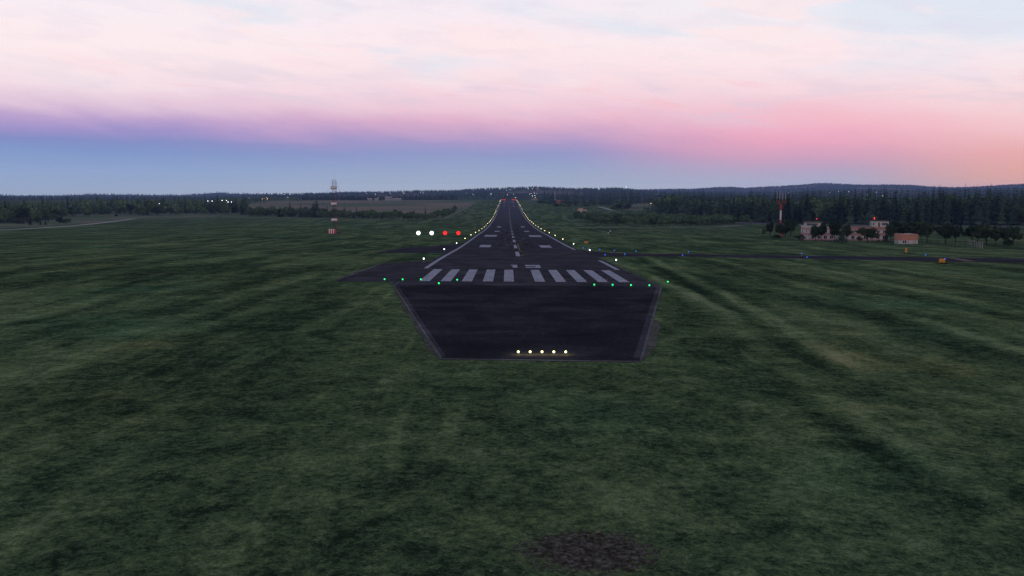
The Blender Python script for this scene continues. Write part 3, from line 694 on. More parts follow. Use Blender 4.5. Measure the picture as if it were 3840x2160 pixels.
# fenced hut
ph = hit(3379, 915); T2 = thing('brick_hut', 'small flat-roofed hut, salmon brick above and pale plaster below', 'building', ph)
def mat_brick():
    m, nt, out = new_mat('salmon_brick'); tc = objc(nt)
    sp = node(nt, 'ShaderNodeSeparateXYZ'); lk(nt, tc, sp.inputs[0]); cb = node(nt, 'ShaderNodeCombineXYZ')
    lk(nt, math_(nt, 'ADD', sp.outputs[0], sp.outputs[1]), cb.inputs[0]); lk(nt, sp.outputs[2], cb.inputs[1])
    br = node(nt, 'ShaderNodeTexBrick'); lk(nt, cb.outputs[0], br.inputs[0]); br.inputs['Scale'].default_value = 2.2
    br.inputs[1].default_value = (.5, .2, .13, 1); br.inputs[2].default_value = (.36, .14, .10, 1); br.inputs[3].default_value = (.5, .3, .22, 1)
    bsdf(nt, out, br.outputs[0], .9, .15); return m
M['brick'] = mat_brick()
b = MB(); b.box(0, 6.7, 0, 6.0, -.4, 1.45); b.obj('lower_wall', M['cream'], T2)
b = MB(); b.box(-.02, 6.72, -.02, 6.02, 1.452, 3.7); b.obj('upper_wall', M['brick'], T2)
b = MB(); b.box(-.18, 6.88, -.18, 6.18, 3.702, 3.92); b.obj('roof', M['roofpink'], T2)
b = MB(); b.box(2.6, 4.6, 2, 3, 3.922, 4.15); b.obj('roof_hatch', M['cream'], T2)
for x in (.9, 1.75):
    window(T2, x, 0, .35, .55, .85, '-y', 'cream', 'glass', n=1)
b = MB(); b.box(.5, 2.15, -.3, -.002, 1.28, 1.36); b.obj('canopy', M['wood'], T2)
# post fence round the hut
fl_ = [(3366, 922.5), (3396, 924.5), (3426.5, 923.5), (3457, 924), (3488.5, 926), (3520, 928.5), (3551, 929.5), (3583.5, 931), (3615.5, 932.5), (3648, 933.5), (3680, 934)]
bk_ = [(3406, 918), (3433, 917), (3460, 918), (3487, 919.5), (3514.5, 921), (3542, 921), (3570, 923), (3599, 924)]
lf_ = [(3353, 913.5), (3355, 915), (3357.5, 916.5), (3360, 918.5), (3362.5, 920.5), (3364.5, 922)]
rt_ = [(3629, 918), (3634, 919.5), (3639, 921), (3644, 922.5), (3648.5, 924), (3654, 925), (3661.5, 927), (3667, 928.5), (3672, 930), (3676.5, 931), (3681.5, 932), (3684, 933)]
p0 = hit(*fl_[0]); TF = thing('post_fence', 'open fence of slim posts around the brick hut and grass plot', 'fence', p0)
for L, mt in ((fl_, 'darksteel'), (bk_, 'darksteel'), (lf_, 'steel'), (rt_, 'grey')):
    for q in L:
        w_ = hit(*q) - p0; b = MB(); b.tube(w_ - Vector((0, 0, .1)), w_ + Vector((0, 0, 2.3)), .065, .065, 5); b.obj('post', M[mt], TF)

# ------------------------------------------------------------------ far buildings
def far_building(px, py, parts, label, cat='building', rmat='roofpink'):
    p = hit(px, py); t = thing('building', label, cat, p)
    for (x0, x1, y0, y1, h, wm, rm) in parts:
        b = MB(); b.box(x0, x1, y0, y1, -2, h); b.obj('wall', M[wm], t)
        b = MB(); b.box(x0 - .3, x1 + .3, y0 - .3, y1 + .3, h + .002, h + .9); b.obj('roof', M[rm], t)
        n = max(2, int((x1 - x0) / 4))
        for i in range(n):
            b = MB(); xx = x0 + (x1 - x0) * (i + .5) / n; b.box(xx - .7, xx + .7, y0 - .08, y0 - .002, h * .35, h * .75); b.obj('window', M['glass'], t)
    return t
M['orangeroof'] = mat_plain('orange_roof', (.5, .2, .12), .8)
far_building(2183, 797, [(-6.6, 6.6, 0, 9, 3.6, 'cream', 'orangeroof'), (-5.2, 1.2, 1, 8, 6.0, 'cream', 'orangeroof')], 'lone cream building with orange roofs on the meadow behind the young trees')
far_building(2014, 712.5, [(-9, 9, 0, 14, 11, 'pink', 'roofpink')], 'plain pink block standing on the central hilltop')
far_building(2101, 764, [(-7, 7, 0, 9, 7, 'orangeroof', 'orangeroof')], 'orange house half hidden among trees right of the far runway end')
for i, (px, w, h, lab) in enumerate(((1386, 6, 5, 'low grey house at the start of the farm row beyond the field'), (1410, 5, 6, 'grey house by the first orange lamp beyond the field'), (1456, 9, 9, 'large pale farm block beyond the brown field'),
                                     (1474, 5, 6, 'pale shed right beside the large farm block'), (1492, 8, 5, 'last low shed of the farm row beyond the field'), (2005, 8, 4, 'low pale shed near the trees past the far runway end'), (2790, 12, 5, 'long pale shed in the clearing within the spruce wood'))):
    far_building(px, 751.5 if px < 1600 else 750 if px < 2100 else 768, [(-w, w, 0, 8, h, 'grey', 'roof' if i % 2 else 'cream')], lab)

# distant lamps
def town(px, py, mt, lab, grp, h=7.0, red=False):
    if 'western wood, ' in lab or 'glinting' in lab:      # tall floodlight poles at the wood's edge
        g = hit(px, 806); h = (806 - py) * g.y / F; b = MB(); b.sphere((0, 0, h), .4, 8, 6, 0); b.tube((0, 0, -1), (0, 0, h - .4), .12, .08, 5, 1)
        o = tag(b.obj('street_lamp', [M[mt], M['darksteel']], None, True), lab, 'lamp', grp); o.location = g; return
    g = hit(px, py + 4); d = g.y
    g = hit(px, py + min(h * F / d, 14)); d = g.y
    key = mt
    r = .00042 * 2300 if d < 3000 else .00042 * d
    r = min(r * .42, .85)
    if (key, d > 3000) not in proto:
        b = MB(); b.sphere((0, 0, h), r, 8, 6, 0); b.tube((0, 0, -1), (0, 0, h - r), .15, .1, 5, 1)
        o = tag(b.obj('street_lamp', [M[mt], M['darksteel']], None, True), lab, 'lamp', grp); proto[(key, d > 3000)] = o; o.location = g
    else:
        o = copy_tree(proto[(key, d > 3000)], g, lab); o['group'] = grp
W_, O_, R_ = 'town_white', 'town_warm', 'bulb_red'
for L, mt, lab, grp in (
    ([(599, 764), (781.6, 754), (797.6, 754), (835, 752), (851.7, 752), (857, 758), (869.6, 758)], W_, 'white lamp on a tall pole glinting among the spruces of the western wood', 'white village lamps in the western wood'),
    ([(464, 764), (885.6, 748)], O_, 'orange lamp glowing behind the western wood', 'orange lamps behind the western wood'),
    ([(934.8, 717), (1066, 729.4), (1085, 728), (1091, 728.3), (1097.6, 728), (1133, 729), (1208, 737), (1197, 737.7), (1080, 740), (1375, 726.5), (1408, 728), (1464, 726.5), (1476, 731), (1515, 725.7), (1576.5, 721.5), (1587.7, 721.5), (1750, 724), (1774, 729)], W_, 'tiny white town lamp on the wooded slope behind the ploughed field', 'white town lamps behind the ploughed field'),
    ([(984, 747), (991, 746), (1000.7, 745), (1003, 747)], O_, 'warm lamp in the small cluster at the western field corner', 'warm lamps at the western field corner'),
    ([(1418, 743), (1436.7, 743)], O_, 'orange lamp beside the farm row beyond the brown field', 'orange lamps at the farm row'),
    ([(1900, 713.5), (1912.6, 712), (1926, 727.6), (1841, 727.6), (1982.7, 709), (1996, 709), (1992, 726.5), (2003, 724.8), (2013, 726), (1996.5, 734.8), (1986.6, 728.7), (2006, 733)], W_, 'tiny white lamp on the central hill beyond the runway end', 'white lamps on the central hill'),
    ([(1902.7, 729.8), (1933.6, 743.5), (2007.5, 743.5)], O_, 'warm lamp in the trees just past the runway end', 'warm lamps past the runway end'),
    ([(2440.7, 764)], O_, 'single orange lamp in the meadow between the spruce woods', None),
    ([(2842.5, 710.5), (2846, 713), (2863, 710), (2886, 717), (2900, 717.6), (2987.5, 704), (2957.8, 723), (3040, 700), (3051.5, 700), (3018, 701.5), (2988, 703), (3144.6, 718.5), (3182, 718.5), (3240.8, 725), (3253.8, 730), (3259, 730), (3311, 735), (3111, 721), (3286, 721), (3485.7, 710)], W_, 'tiny white lamp on the blue eastern ridge above the spruce wood', 'white lamps on the eastern ridge'),
    ([(2851, 714.5), (3220, 721)], R_, 'tiny red lamp on the blue eastern ridge', 'red lamps on the eastern ridge')):
    for px, py in L: town(px, py, mt, lab, grp)
def far_mast(px, base, top, label, lampm):
    p = hit(px, base); h = (base - top) * p.y / F; t = thing('lattice_mast', label, 'mast', p); b = MB()
    for sx in (-1, 1):
        for sy in (-1, 1): b.tube((sx * 1.6, sy * 1.6, 0), (sx * .5, sy * .5, h), .22, .15, 4, 0)
    for i in range(8):
        a = 1.6 - 1.1 * i / 8; z = h * i / 8; c = 1.6 - 1.1 * (i + 1) / 8; z1 = h * (i + 1) / 8
        for sy in (-1, 1): b.tube((-a, sy * a, z), (c, sy * c, z1), .12, .12, 4, i % 2); b.tube((a, sy * a, z), (-c, sy * c, z1), .12, .12, 4, i % 2)
    b.obj('lattice', [M['white'], M['rust']], t)
    b = MB(); b.sphere((0, 0, h + .5), 1.4 if lampm == 'town_white' else .8, 8, 6); b.obj('lamp', M[lampm], t, True)
far_mast(2348, 716, 702, 'thin lattice mast with white lamp on the wooded ridge right of the runway', 'town_white')
far_mast(2081, 762, 719, 'red and white lattice mast behind the trees right of the far runway end', 'rust')
far_mast(966, 736, 717, 'thin lattice mast on the far western hill', 'rust')

# ------------------------------------------------------------------ trees
def spruce_mesh(seed, H=10., Rb=1.9, whorls=20, per=9, name='crown'):
    g = np.random.default_rng(seed); v, f = [], []
    for i in range(whorls):
        u = (i + g.uniform(-.3, .3)) / (whorls - 1); u = min(max(u, 0), 1)
        h = H * (.07 + .91 * u); r = Rb * (1 - u) ** .85 * (.88 + .12 * math.sin(i * 2.1)) + .12
        n = max(4, int(per * (1 - .45 * u))); a0 = g.uniform(0, 6.28)
        for k in range(n):
            a = a0 + 6.283 * k / n + g.uniform(-.25, .25); rr = r * g.uniform(.62, 1.18); w = .30 * rr + .1; dr = rr * g.uniform(.2, .5)
            c, s = math.cos(a), math.sin(a); b = len(v); lift = .22 * rr
            v += [(0, 0, h + lift), (c * rr * .55 - s * w, s * rr * .55 + c * w, h - dr * .55), (c * rr, s * rr, h - dr), (c * rr * .55 + s * w, s * rr * .55 - c * w, h - dr * .55), (c * rr * .5, s * rr * .5, h + .02 * rr)]
            f += [(b, b + 1, b + 4), (b + 1, b + 2, b + 4), (b + 2, b + 3, b + 4), (b + 3, b, b + 4)]
    b = len(v); v += [(.05, 0, H * .93), (-.03, .05, H * .93), (-.03, -.05, H * .93), (0, 0, H * 1.03)]; f += [(b, b + 1, b + 3), (b + 1, b + 2, b + 3), (b + 2, b, b + 3)]
    return np.array(v), np.array(f)
def leaf_crown(seed, H=10., W=3.4, base=.22, n=620, lobes=8, size=.55):
    g = np.random.default_rng(seed); zc = H * (base + (1 - base) * .52); hz = H * (1 - base) * .5
    L = [(np.zeros(3) + [0, 0, zc], np.array([W * .62, W * .62, hz * .8]))]
    for i in range(lobes):
        a = 6.283 * i / lobes + g.uniform(-.4, .4); q = g.uniform(-.75, .8); rad = W * .62 * math.sqrt(max(.05, 1 - q * q)) * g.uniform(.8, 1.15)
        s = g.uniform(.30, .46); L.append((np.array([math.cos(a) * rad, math.sin(a) * rad, zc + q * hz * .72]), np.array([W * s, W * s, hz * s * 1.0])))
    v, f = [], []
    vol = np.array([l[1].prod() ** .67 for l in L]); pr = vol / vol.sum()
    for _ in range(n):
        c, s = L[g.choice(len(L), p=pr)]; d = g.normal(size=3); d /= np.linalg.norm(d); p = c + d * s * g.uniform(.55, 1.05)
        nn = d + g.normal(size=3) * .7; nn /= np.linalg.norm(nn); a = np.cross(nn, g.normal(size=3)); a /= np.linalg.norm(a); e = np.cross(nn, a); z = size * g.uniform(.5, 1.25)
        b = len(v); v += [p - a * z, p + e * z * .6 - a * z * .2, p + a * z, p - e * z * .7 + a * z * .1]; f += [(b, b + 1, b + 2), (b, b + 2, b + 3)]
    return np.array(v), np.array(f)
def trunk_mesh(seed, H, r, top, limbs=5, spread=2.):
    g = random.Random(seed); b = MB(); b.tube((0, 0, -.4), (0, 0, H * .35), r, r * .75, 7, 0, False); b.tube((0, 0, H * .35), (g.uniform(-.2, .2), 0, top), r * .75, r * .2, 6, 0, False)
    for i in range(limbs):
        a = 6.283 * i / limbs + g.uniform(-.4, .4); z = H * g.uniform(.2, .5); e = (math.cos(a) * spread, math.sin(a) * spread, z + H * g.uniform(.14, .3)); b.tube((0, 0, z), e, r * .4, r * .12, 5, 0, False)
    return b.mesh('trunk', [M['bark']])
KINDS = {}
def kind(key, name, vf, mat, trunk): KINDS[key] = (name, npmesh('crown', vf[0], vf[1], [M[mat]]), trunk)
for i in range(4): kind(f's{i}', 'spruce_tree', spruce_mesh(20 + i, 10, (1.7, 2.0, 1.5, 2.3)[i], (20, 22, 18, 20)[i]), 'needle', trunk_mesh(i, 10, .17, 8.5, 0))
for i in range(4): kind(f'b{i}', 'broadleaf_tree', leaf_crown(40 + i, 10, (3.6, 4.0, 3.2, 3.6)[i], (.18, .22, .16, .25)[i], 700), 'leaf', trunk_mesh(50 + i, 10, .24, 7.5, 5))
for i in range(4): kind(f'h{i}', 'broadleaf_tree', leaf_crown(140 + i, 10, (4.4, 4.9, 4.0, 4.6)[i], (.03, .05, .02, .06)[i], 900, 9, .62), 'leaf', trunk_mesh(150 + i, 10, .24, 7.5, 5))
for i in range(3): kind(f'd{i}', 'broadleaf_tree', leaf_crown(60 + i, 10, (4.1, 4.8, 3.8)[i], (.22, .27, .18)[i], 1150, 10, .58), 'leafdark', trunk_mesh(70 + i, 10, .24, 7.8, 7, 2.4))
kind('p0', 'pine_tree', spruce_mesh(80, 10, 2.1, 14, 6), 'needle', trunk_mesh(80, 10, .2, 9, 3, 1.2))
for i in range(2): kind(f'u{i}', 'shrub', leaf_crown(90 + i, 3, 2.0, .02, 330, 7, .3), 'leafdark', trunk_mesh(90 + i, 3, .08, 2, 4, .9))
def tree(key, x, y, h, label, group=None, wide=1., z=None):
    name, crown, trunk = KINDS[key]; ref = 3. if key[0] == 'u' else 10.
    t = thing(name, label, 'shrub' if key[0] == 'u' else 'tree', (x, y, (tz(x, y) if z is None else z) - .05), group, random.uniform(0, 6.28))
    s = h / ref; t.scale = (s * wide, s * wide, s)
    link('crown', crown, t); link('trunk', trunk, t); return t
def tree_px(key, px, base, top, label, group=None, w=None, **k):
    p = hit(px, base); h = (base - top) * p.y / F; wide = k.pop('wide', 1.)
    if w: wide = (w * p.y / F) / h / ({'s': .36, 'p': .4}.get(key[0], .86) if key[0] != 'u' else 1.45)
    return tree(key, p.x, p.y, h, label, group, wide)
c6 = lambda x, y: (2820 + x * .264, 780 + y * .264)
c5 = lambda x, y: (2880 + x * .3727, 640 + y * .3727)
c4 = lambda x, y: (2100 + x * .3494, 640 + y * .3494)
c2 = lambda x, y: (900 + x * .3727, 640 + y * .3727)
c1 = lambda x, y: (x * .3727, 640 + y * .3727)
c3 = lambda x, y: (1560 + x * .3028, 700 + y * .3028)
def put(conv, sc, rows):
    for key, x, base, top, w, lab in rows:
        px, pb = conv(x, base); _, pt = conv(x, top); tree_px(key, px, pb, pt, lab, None, w * sc * 1.3)
put(c6, .264, [
    ('b2', 170, 415, 245, 80, 'small pale-leaved tree standing apart, outermost of the clump round the mast foot'),
    ('d2', 255, 418, 190, 95, 'slim dark tree next to the pale small one in the mast clump'),
    ('d0', 392, 426, 205, 125, 'dense dark tree just before the red and white navigation mast'),
    ('d2', 470, 440, 200, 110, 'dark tree with bare lower stem right of the navigation mast'),
    ('d1', 545, 415, 162, 150, 'broad dark tree at the edge of the mast clump toward the terminal'),
    ('u0', 350, 434, 370, 125, 'wide low dark shrub below the trees at the navigation mast'),
    ('u1', 640, 438, 385, 100, 'shrub between the mast clump and the terminal end wall'),
    ('u0', 700, 462, 360, 100, 'dark shrub against the end wall of the terminal'),
    ('d0', 905, 476, 238, 150, 'rounded tree with forked trunk in front of the terminal control cab'),
    ('d2', 990, 466, 198, 120, 'airy tree right behind the rounded one at the control cab'),
    ('d1', 1165, 486, 198, 150, 'dark tree left of the spruce in front of the terminal'),
    ('s1', 1270, 500, 160, 120, 'tall black spruce in front of the middle of the terminal'),
    ('d2', 1345, 472, 225, 120, 'dark tree right of the spruce before the terminal wall'),
    ('d1', 1640, 491, 278, 235, 'spreading round tree alone before the right terminal wing'),
    ('u1', 1525, 468, 405, 90, 'shrub at the wall left of the spreading round tree'),
    ('u0', 1790, 482, 450, 48, 'tiny round shrub at the foot of the right terminal wing'),
    ('p0', 1910, 482, 200, 130, 'sparse pine with open branches at the right terminal corner'),
    ('d0', 1965, 474, 215, 130, 'dark tree filling the gap between terminal and brick hut')])
put(c5, .3727, [
    ('d1', 1335, 700, 512, 150, 'dark tree crown rising behind the brick hut near its end wall'),
    ('d0', 1450, 705, 500, 180, 'large dark tree directly behind the brick hut roof'),
    ('d2', 1540, 700, 555, 110, 'smaller dark tree behind the corner of the brick hut'),
    ('d1', 1597, 725, 522, 135, 'tree with long clear trunk right of the brick hut'),
    ('d0', 1785, 735, 528, 145, 'tall oval tree standing inside the fenced grass plot'),
    ('d2', 1885, 728, 545, 120, 'round tree right of the oval one in the fenced plot'),
    ('d1', 2050, 712, 560, 150, 'low wide dark tree behind the pale fence posts'),
    ('d0', 2110, 720, 540, 170, 'dense dark tree in the middle of the group by the pale posts'),
    ('d1', 2195, 748, 548, 215, 'broad spreading tree with thick trunk beside the pale posts'),
    ('d2', 2290, 752, 590, 95, 'narrow tree right of the broad spreading one'),
    ('d0', 2375, 742, 558, 115, 'upright tree before the road at the picture edge group'),
    ('u0', 2415, 757, 680, 95, 'round dark shrub among the last trees of the group'),
    ('d1', 2465, 757, 560, 125, 'end tree of the group on the meadow by the road'),
    ('u1', 310, 528, 470, 100, 'shrub at the road edge behind the navigation mast clump'),
    ('u0', 412, 530, 488, 80, 'shrub at the road edge above the control cab'),
    ('u1', 812, 530, 485, 90, 'shrub at the road edge above the terminal link'),
    ('u0', 2225, 535, 480, 90, 'shrub at the road edge above the broad spreading tree')])
put(c4, .3494, [
    ('b1', 1960, 580, 468, 75, 'light round tree beyond the end of the young grove'), ('b0', 2005, 575, 462, 70, 'darker tree behind the light round one past the grove'), ('b2', 2045, 578, 512, 45, 'small tree third past the end of the grove'),
    ('b2', 2095, 570, 508, 45, 'small tree fourth past the end of the grove'), ('b1', 2180, 566, 488, 65, 'pale tree on its own by the road left of the navigation mast')])
# hedge-row conifers (left)
put(c2, .3727, [
    ('s3', 405, 466, 348, 55, 'lone spruce at the west end of the hedgerow'), ('s1', 505, 462, 306, 60, 'slender spruce above the hedgerow, west of the broad pair'), ('s0', 615, 462, 318, 50, 'spruce just west of the broad dark pair in the hedgerow'),
    ('s3', 772, 466, 280, 110, 'tallest broad spruce standing in the hedgerow'), ('s3', 735, 466, 312, 80, 'second broad spruce leaning on the tallest one in the hedgerow'), ('s2', 880, 462, 333, 42, 'narrow spruce between the broad pair and the drum mast'),
    ('s1', 968, 460, 378, 34, 'small spruce right behind the drum mast'), ('s3', 1052, 462, 356, 55, 'bushy spruce just east of the drum mast'), ('s2', 1172, 440, 348, 34, 'thin dark spruce at the edge of the ploughed field'),
    ('s1', 1245, 440, 387, 32, 'small spruce in the hedgerow edge east of the thin one'), ('s2', 1405, 455, 400, 32, 'short spruce peeping over the middle of the hedgerow'), ('s2', 1867, 440, 353, 30, 'solitary spruce over the east end of the hedgerow'),
    ('s0', 20, 445, 322, 50, 'tall spruce where the western wood meets the hedgerow'), ('s2', 55, 448, 330, 40, 'second spruce where the western wood meets the hedgerow')])
# hedgerow
for i in range(74):
    x = 75 + (2165 - 75) * (i + random.uniform(-.4, .4)) / 73
    bl = float(np.interp(x, [70, 400, 720, 1100, 1450, 1900, 1960, 2080, 2165], [455, 465, 470, 483, 490, 500, 482, 462, 425])) - random.choice((0, 0, 4, 16))
    tp = bl - random.uniform(62, 92) - (14 if x < 700 else 0)
    px, pb = c2(x, bl); _, pt = c2(x, tp); tree_px(random.choice(('h0', 'h1', 'h2', 'h3')), px, pb, pt, 'bushy green tree in the long hedgerow along the ploughed field', 'trees of the hedgerow along the ploughed field', wide=random.uniform(.95, 1.25))
# western wood
base1 = lambda x: float(np.interp(x, [-300, 0, 300, 460, 570, 700, 880, 1100, 1300, 1450, 1640, 1800, 2480], [540, 532, 530, 520, 500, 470, 465, 440, 440, 455, 458, 442, 440]))
for i in range(72):
    x = -60 + 2540 * (i + random.uniform(-.5, .5)) / 71; bl = base1(x) - random.uniform(4, 62); px, pb = c1(x, bl); p = hit(px, pb)
    tree(random.choice(('s0', 's1', 's2', 's3')), p.x, p.y, random.uniform(17, 29), 'dark spruce among the mixed trees of the western wood', 'spruces of the western wood', random.uniform(.85, 1.2))
for i in range(62):
    x = -60 + 2540 * (i + random.uniform(-.5, .5)) / 61; bl = base1(x) - random.choice((0, 2, 5, 10, 20, 35)); px, pb = c1(x, bl); p = hit(px, pb)
    tree(random.choice(('h0', 'h1', 'b3', 'h2', 'd1')), p.x, p.y, random.uniform(10, 18), 'leafy tree among the mixed trees of the western wood', 'leafy trees of the western wood', random.uniform(1.0, 1.3))
put(c1, .3727, [('u0', 200, 537, 488, 80, 'round shrub on the meadow at the wood edge, near the road'), ('d0', 600, 540, 465, 70, 'tree of the dark meadow clump with bare trunk'), ('u1', 665, 533, 478, 95, 'wide round shrub in the dark meadow clump'),
    ('d2', 1170, 468, 435, 32, 'tiny lone tree on the meadow before the western wood'), ('u0', 2195, 470, 460, 16, 'tiny lone shrub on the track before the western wood'), ('s2', 460, 546, 470, 34, 'young spruce in front of the wood, second from the shrub clump'),
    ('s2', 408, 545, 480, 30, 'young spruce in front of the wood, third from the shrub clump'), ('s0', 305, 546, 440, 45, 'dark front spruce of the wood edge above the road'), ('d2', 380, 545, 455, 60, 'leafy front tree of the wood edge between young spruces'), ('u1', 15, 534, 480, 60, 'shrub at the wood edge where the road leaves the picture')])
# tall spruces standing behind the field corner
for i, x in enumerate((48, 72, 98, 128, 158, 180, 206, 243)):
    px, pb = c2(x, 328); _, pt = c2(x, random.uniform(238, 256)); tree_px(('s0', 's1', 's2')[i % 3], px, pb, pt, 'tall dark spruce in the line behind the western field corner', 'tall spruces behind the western field corner', 16 * .3727)
# young grove (right)
for i in range(100):
    u = i / 99; x = 165 + 1715 * ((i * .6180339) % 1)
    front = float(np.interp(x, [160, 280, 350, 800, 1200, 1600, 1880], [508, 556, 576, 590, 594, 589, 574])); back = front - np.interp(x, [160, 400, 1000, 1880], [18, 82, 70, 26])
    bl = front - (front - back) * random.random() ** 1.5; px, pb = c4(x, bl); p = hit(px, pb)
    tree(random.choice(('h0', 'h1', 'h2', 'h3')), p.x, p.y, random.uniform(7, 9.8), 'bushy young tree in the dense grove right of the runway', 'young trees of the grove right of the runway', random.uniform(1.15, 1.45))
put(c4, .3494, [('s1', 168, 512, 438, 22, 'small spruce at the tip of the young grove'), ('s2', 225, 500, 442, 16, 'thin spruce second at the tip of the young grove'), ('s0', 392, 480, 425, 24, 'spruce peeping over the young grove near the cream building'), ('s2', 430, 480, 432, 20, 'smaller spruce beside the one peeping over the grove'),
    ('s1', 906, 420, 366, 22, 'lone small spruce on the meadow left of the eastern wood'), ('s0', 768, 372, 318, 22, 'lone spruce at the meadow behind the young grove'), ('s0', 1000, 478, 335, 50, 'front corner spruce of the eastern wood'), ('s2', 952, 455, 345, 32, 'spruce beside the front corner one of the eastern wood'), ('b3', 938, 455, 390, 50, 'pale tree at the front corner of the eastern wood')])
for (conv, x0, x1, yb, n, lo, hi, lab, grp) in ((c3, 1520, 1705, 213, 9, 38, 52, 'small leafy tree in the clump right of the far runway end', 'leafy clump right of the far runway end'),
        (c3, 1720, 2150, 256, 19, 40, 62, 'small leafy tree in the row behind the meadow with the cream building', 'leafy row behind the cream building'), (c4, 560, 735, 428, 12, 50, 82, 'tree of the clump above the young grove', 'trees of the clump above the young grove')):
    for i in range(n):
        x = x0 + (x1 - x0) * (i + random.uniform(-.3, .3)) / (n - 1); b_ = yb - random.uniform(0, 12); px, pb = conv(x, b_); _, pt = conv(x, b_ - random.uniform(lo, hi))
        tree_px(random.choice(('h0', 'h1', 'd0', 'h3')), px, pb, pt, lab, grp, wide=1.15)
# eastern spruce wood: the front rows one by one
front2 = [(2446, 805), (2600, 818), (2764, 832), (2880, 838), (3100, 841), (3500, 844.5), (3840, 847), (4000, 848), (4700, 851)]
fx = np.array(front2)
n_ = 0
for row in range(4):
    for i in range(54):
        px = 2450 + 1470 * (i + random.uniform(-.45, .45) + .5 * (row % 2)) / 53
        pb = float(np.interp(px, fx[:, 0], fx[:, 1])) - .6; p = hit(px, pb); dy = row * 11 + random.uniform(0, 8)
        x, y = p.x * (1 + dy / p.y), p.y + dy
        hh = float(np.interp(px, [2446, 2600, 2760, 2950, 3840], [15, 20, 25, 32, 34])) * random.uniform(.66, 1.1) + row * .9
        leafy = random.random() < .05
        tree(random.choice(('b1', 'b3')) if leafy else random.choice(('s0', 's1', 's2', 's3')), x, y, hh * (.8 if leafy else 1), 'broad leafy tree among the spruces of the eastern wood' if leafy else 'tall dark spruce in the front ranks of the eastern wood',
             'leafy trees in the eastern wood' if leafy else 'front spruces of the eastern wood', random.uniform(.85, 1.15))

def tri_tree(seed, kind_):
    if kind_ == 'hi': return spruce_mesh(seed, 10, 1.9, 11, 6)
    if kind_ == 'mid': return spruce_mesh(seed, 10, 1.8, 7, 5)
    if kind_ == 'leaf':
        return leaf_crown(seed, 10, 3.6, .12, 90, 6, 1.1)
    g = np.random.default_rng(seed); v, f = [], []
    for z0, z1, r in ((.2, 6.5, 1.9), (4, 10, 1.2)):
        b = len(v); a0 = g.uniform(0, 6)
        v += [(r * math.cos(a0 + k * 1.571), r * math.sin(a0 + k * 1.571), z0) for k in range(4)] + [(0, 0, z1)]; f += [(b + k, b + (k + 1) % 4, b + 4) for k in range(4)]
    return np.array(v), np.array(f)
def wood(name, label, pts, kinds, hmin, hmax, mat='needle', wide=1.):
    MI = []
    """a far-off wood that reads as one mass: pts (n, 2) of world x, y"""
    var = [tri_tree(100 + i, k) for i, k in enumerate(kinds)]; V, Fc, b = [], [], 0
    z = terrain(pts[:, 0], pts[:, 1])
    for i in range(len(pts)):
        v, f = var[i % len(var)]; s = rng.uniform(hmin, hmax) / 10 * (.8 if kinds[i % len(var)] == 'leaf' else 1); a = rng.uniform(0, 6.28); c, q = math.cos(a), math.sin(a); w = s * wide * rng.uniform(.85, 1.2)
        x = v[:, 0] * c - v[:, 1] * q; y = v[:, 0] * q + v[:, 1] * c
        V.append(np.stack([x * w + pts[i, 0], y * w + pts[i, 1], v[:, 2] * s + z[i] - .2], -1)); Fc.append(f + b); b += len(v); MI.append(np.full(len(f), int(kinds[i % len(var)] == 'leaf'), np.int32))
    o = link(name, npmesh(name, np.concatenate(V), np.concatenate(Fc), [M[mat], M['leaf']])); o.data.polygons.foreach_set('material_index', np.concatenate(MI)); o['kind'] = 'stuff'; o['label'] = label; return o
def band_px(xs, ys, n, depth, power=1.):
    """points spread from an image base line backwards by depth metres"""
    out = []
    px = rng.uniform(xs[0], xs[-1], n); py = np.interp(px, xs, ys)
    tab = {int(q): hit(q, float(np.interp(q, xs, ys))) for q in np.linspace(xs[0], xs[-1], 60)}
    kx = np.array(sorted(tab)); ky = np.array([tab[q].y for q in kx])
    for q in px:
        y = float(np.interp(q, kx, ky)) + depth * rng.random() ** power; out.append(((q - CX) / F * y * 1.004, y))
    return np.array(out)
wood('eastern_wood', 'mass of spruces behind the front ranks of the eastern wood', band_px([q[0] for q in front2], [q[1] - 5 for q in front2], 860, 260), ['hi', 'hi', 'hi', 'hi', 'leaf'], 24, 37)
wood('northern_wood', 'spruce wood along the skyline right of the runway', band_px([2030, 2100, 2300, 2500, 2700, 3000, 3200], [764, 770, 771, 760, 757, 755, 754], 900, 260), ['mid', 'mid', 'mid'], 21, 33, 'needle_dark')
wood('northern_wood', 'spruce wood at the far edge of the ploughed field', band_px([1140, 1250, 1500, 1560, 1720], [751, 751, 750.5, 750, 749.5], 560, 160), ['mid', 'mid', 'mid'], 14, 22, 'needle_dark')
wood('northern_wood', 'mixed trees in a belt past the far runway end', band_px([1690, 1800, 1950, 2080], [748.6, 748.6, 748.6, 749], 260, 110), ['mid', 'leaf', 'mid'], 8, 15, 'needle_dark')
wood('western_wood', 'mass of mixed trees behind the front of the western wood', band_px([c1(x, 0)[0] for x in (-300, 0, 460, 700, 1100, 1450, 1800, 2480)], [c1(0, base1(x) - 8)[1] for x in (-300, 0, 460, 700, 1100, 1450, 1800, 2480)], 420, 260), ['hi', 'leaf', 'hi', 'leaf', 'hi'], 15, 28)
wood('western_backwood', 'dark trees far behind the western wood and field corner', band_px([840, 920, 1000, 1140], [764, 757, 754, 752], 160, 300), ['mid', 'mid', 'leaf'], 9, 15)
def scatter_hill(n, r0, r1, a0=-36, a1=36):
    a = np.radians(rng.uniform(a0, a1, n)); r = np.sqrt(rng.uniform(r0 * r0, r1 * r1, n)); return np.stack([np.sin(a) * r, np.cos(a) * r], -1)
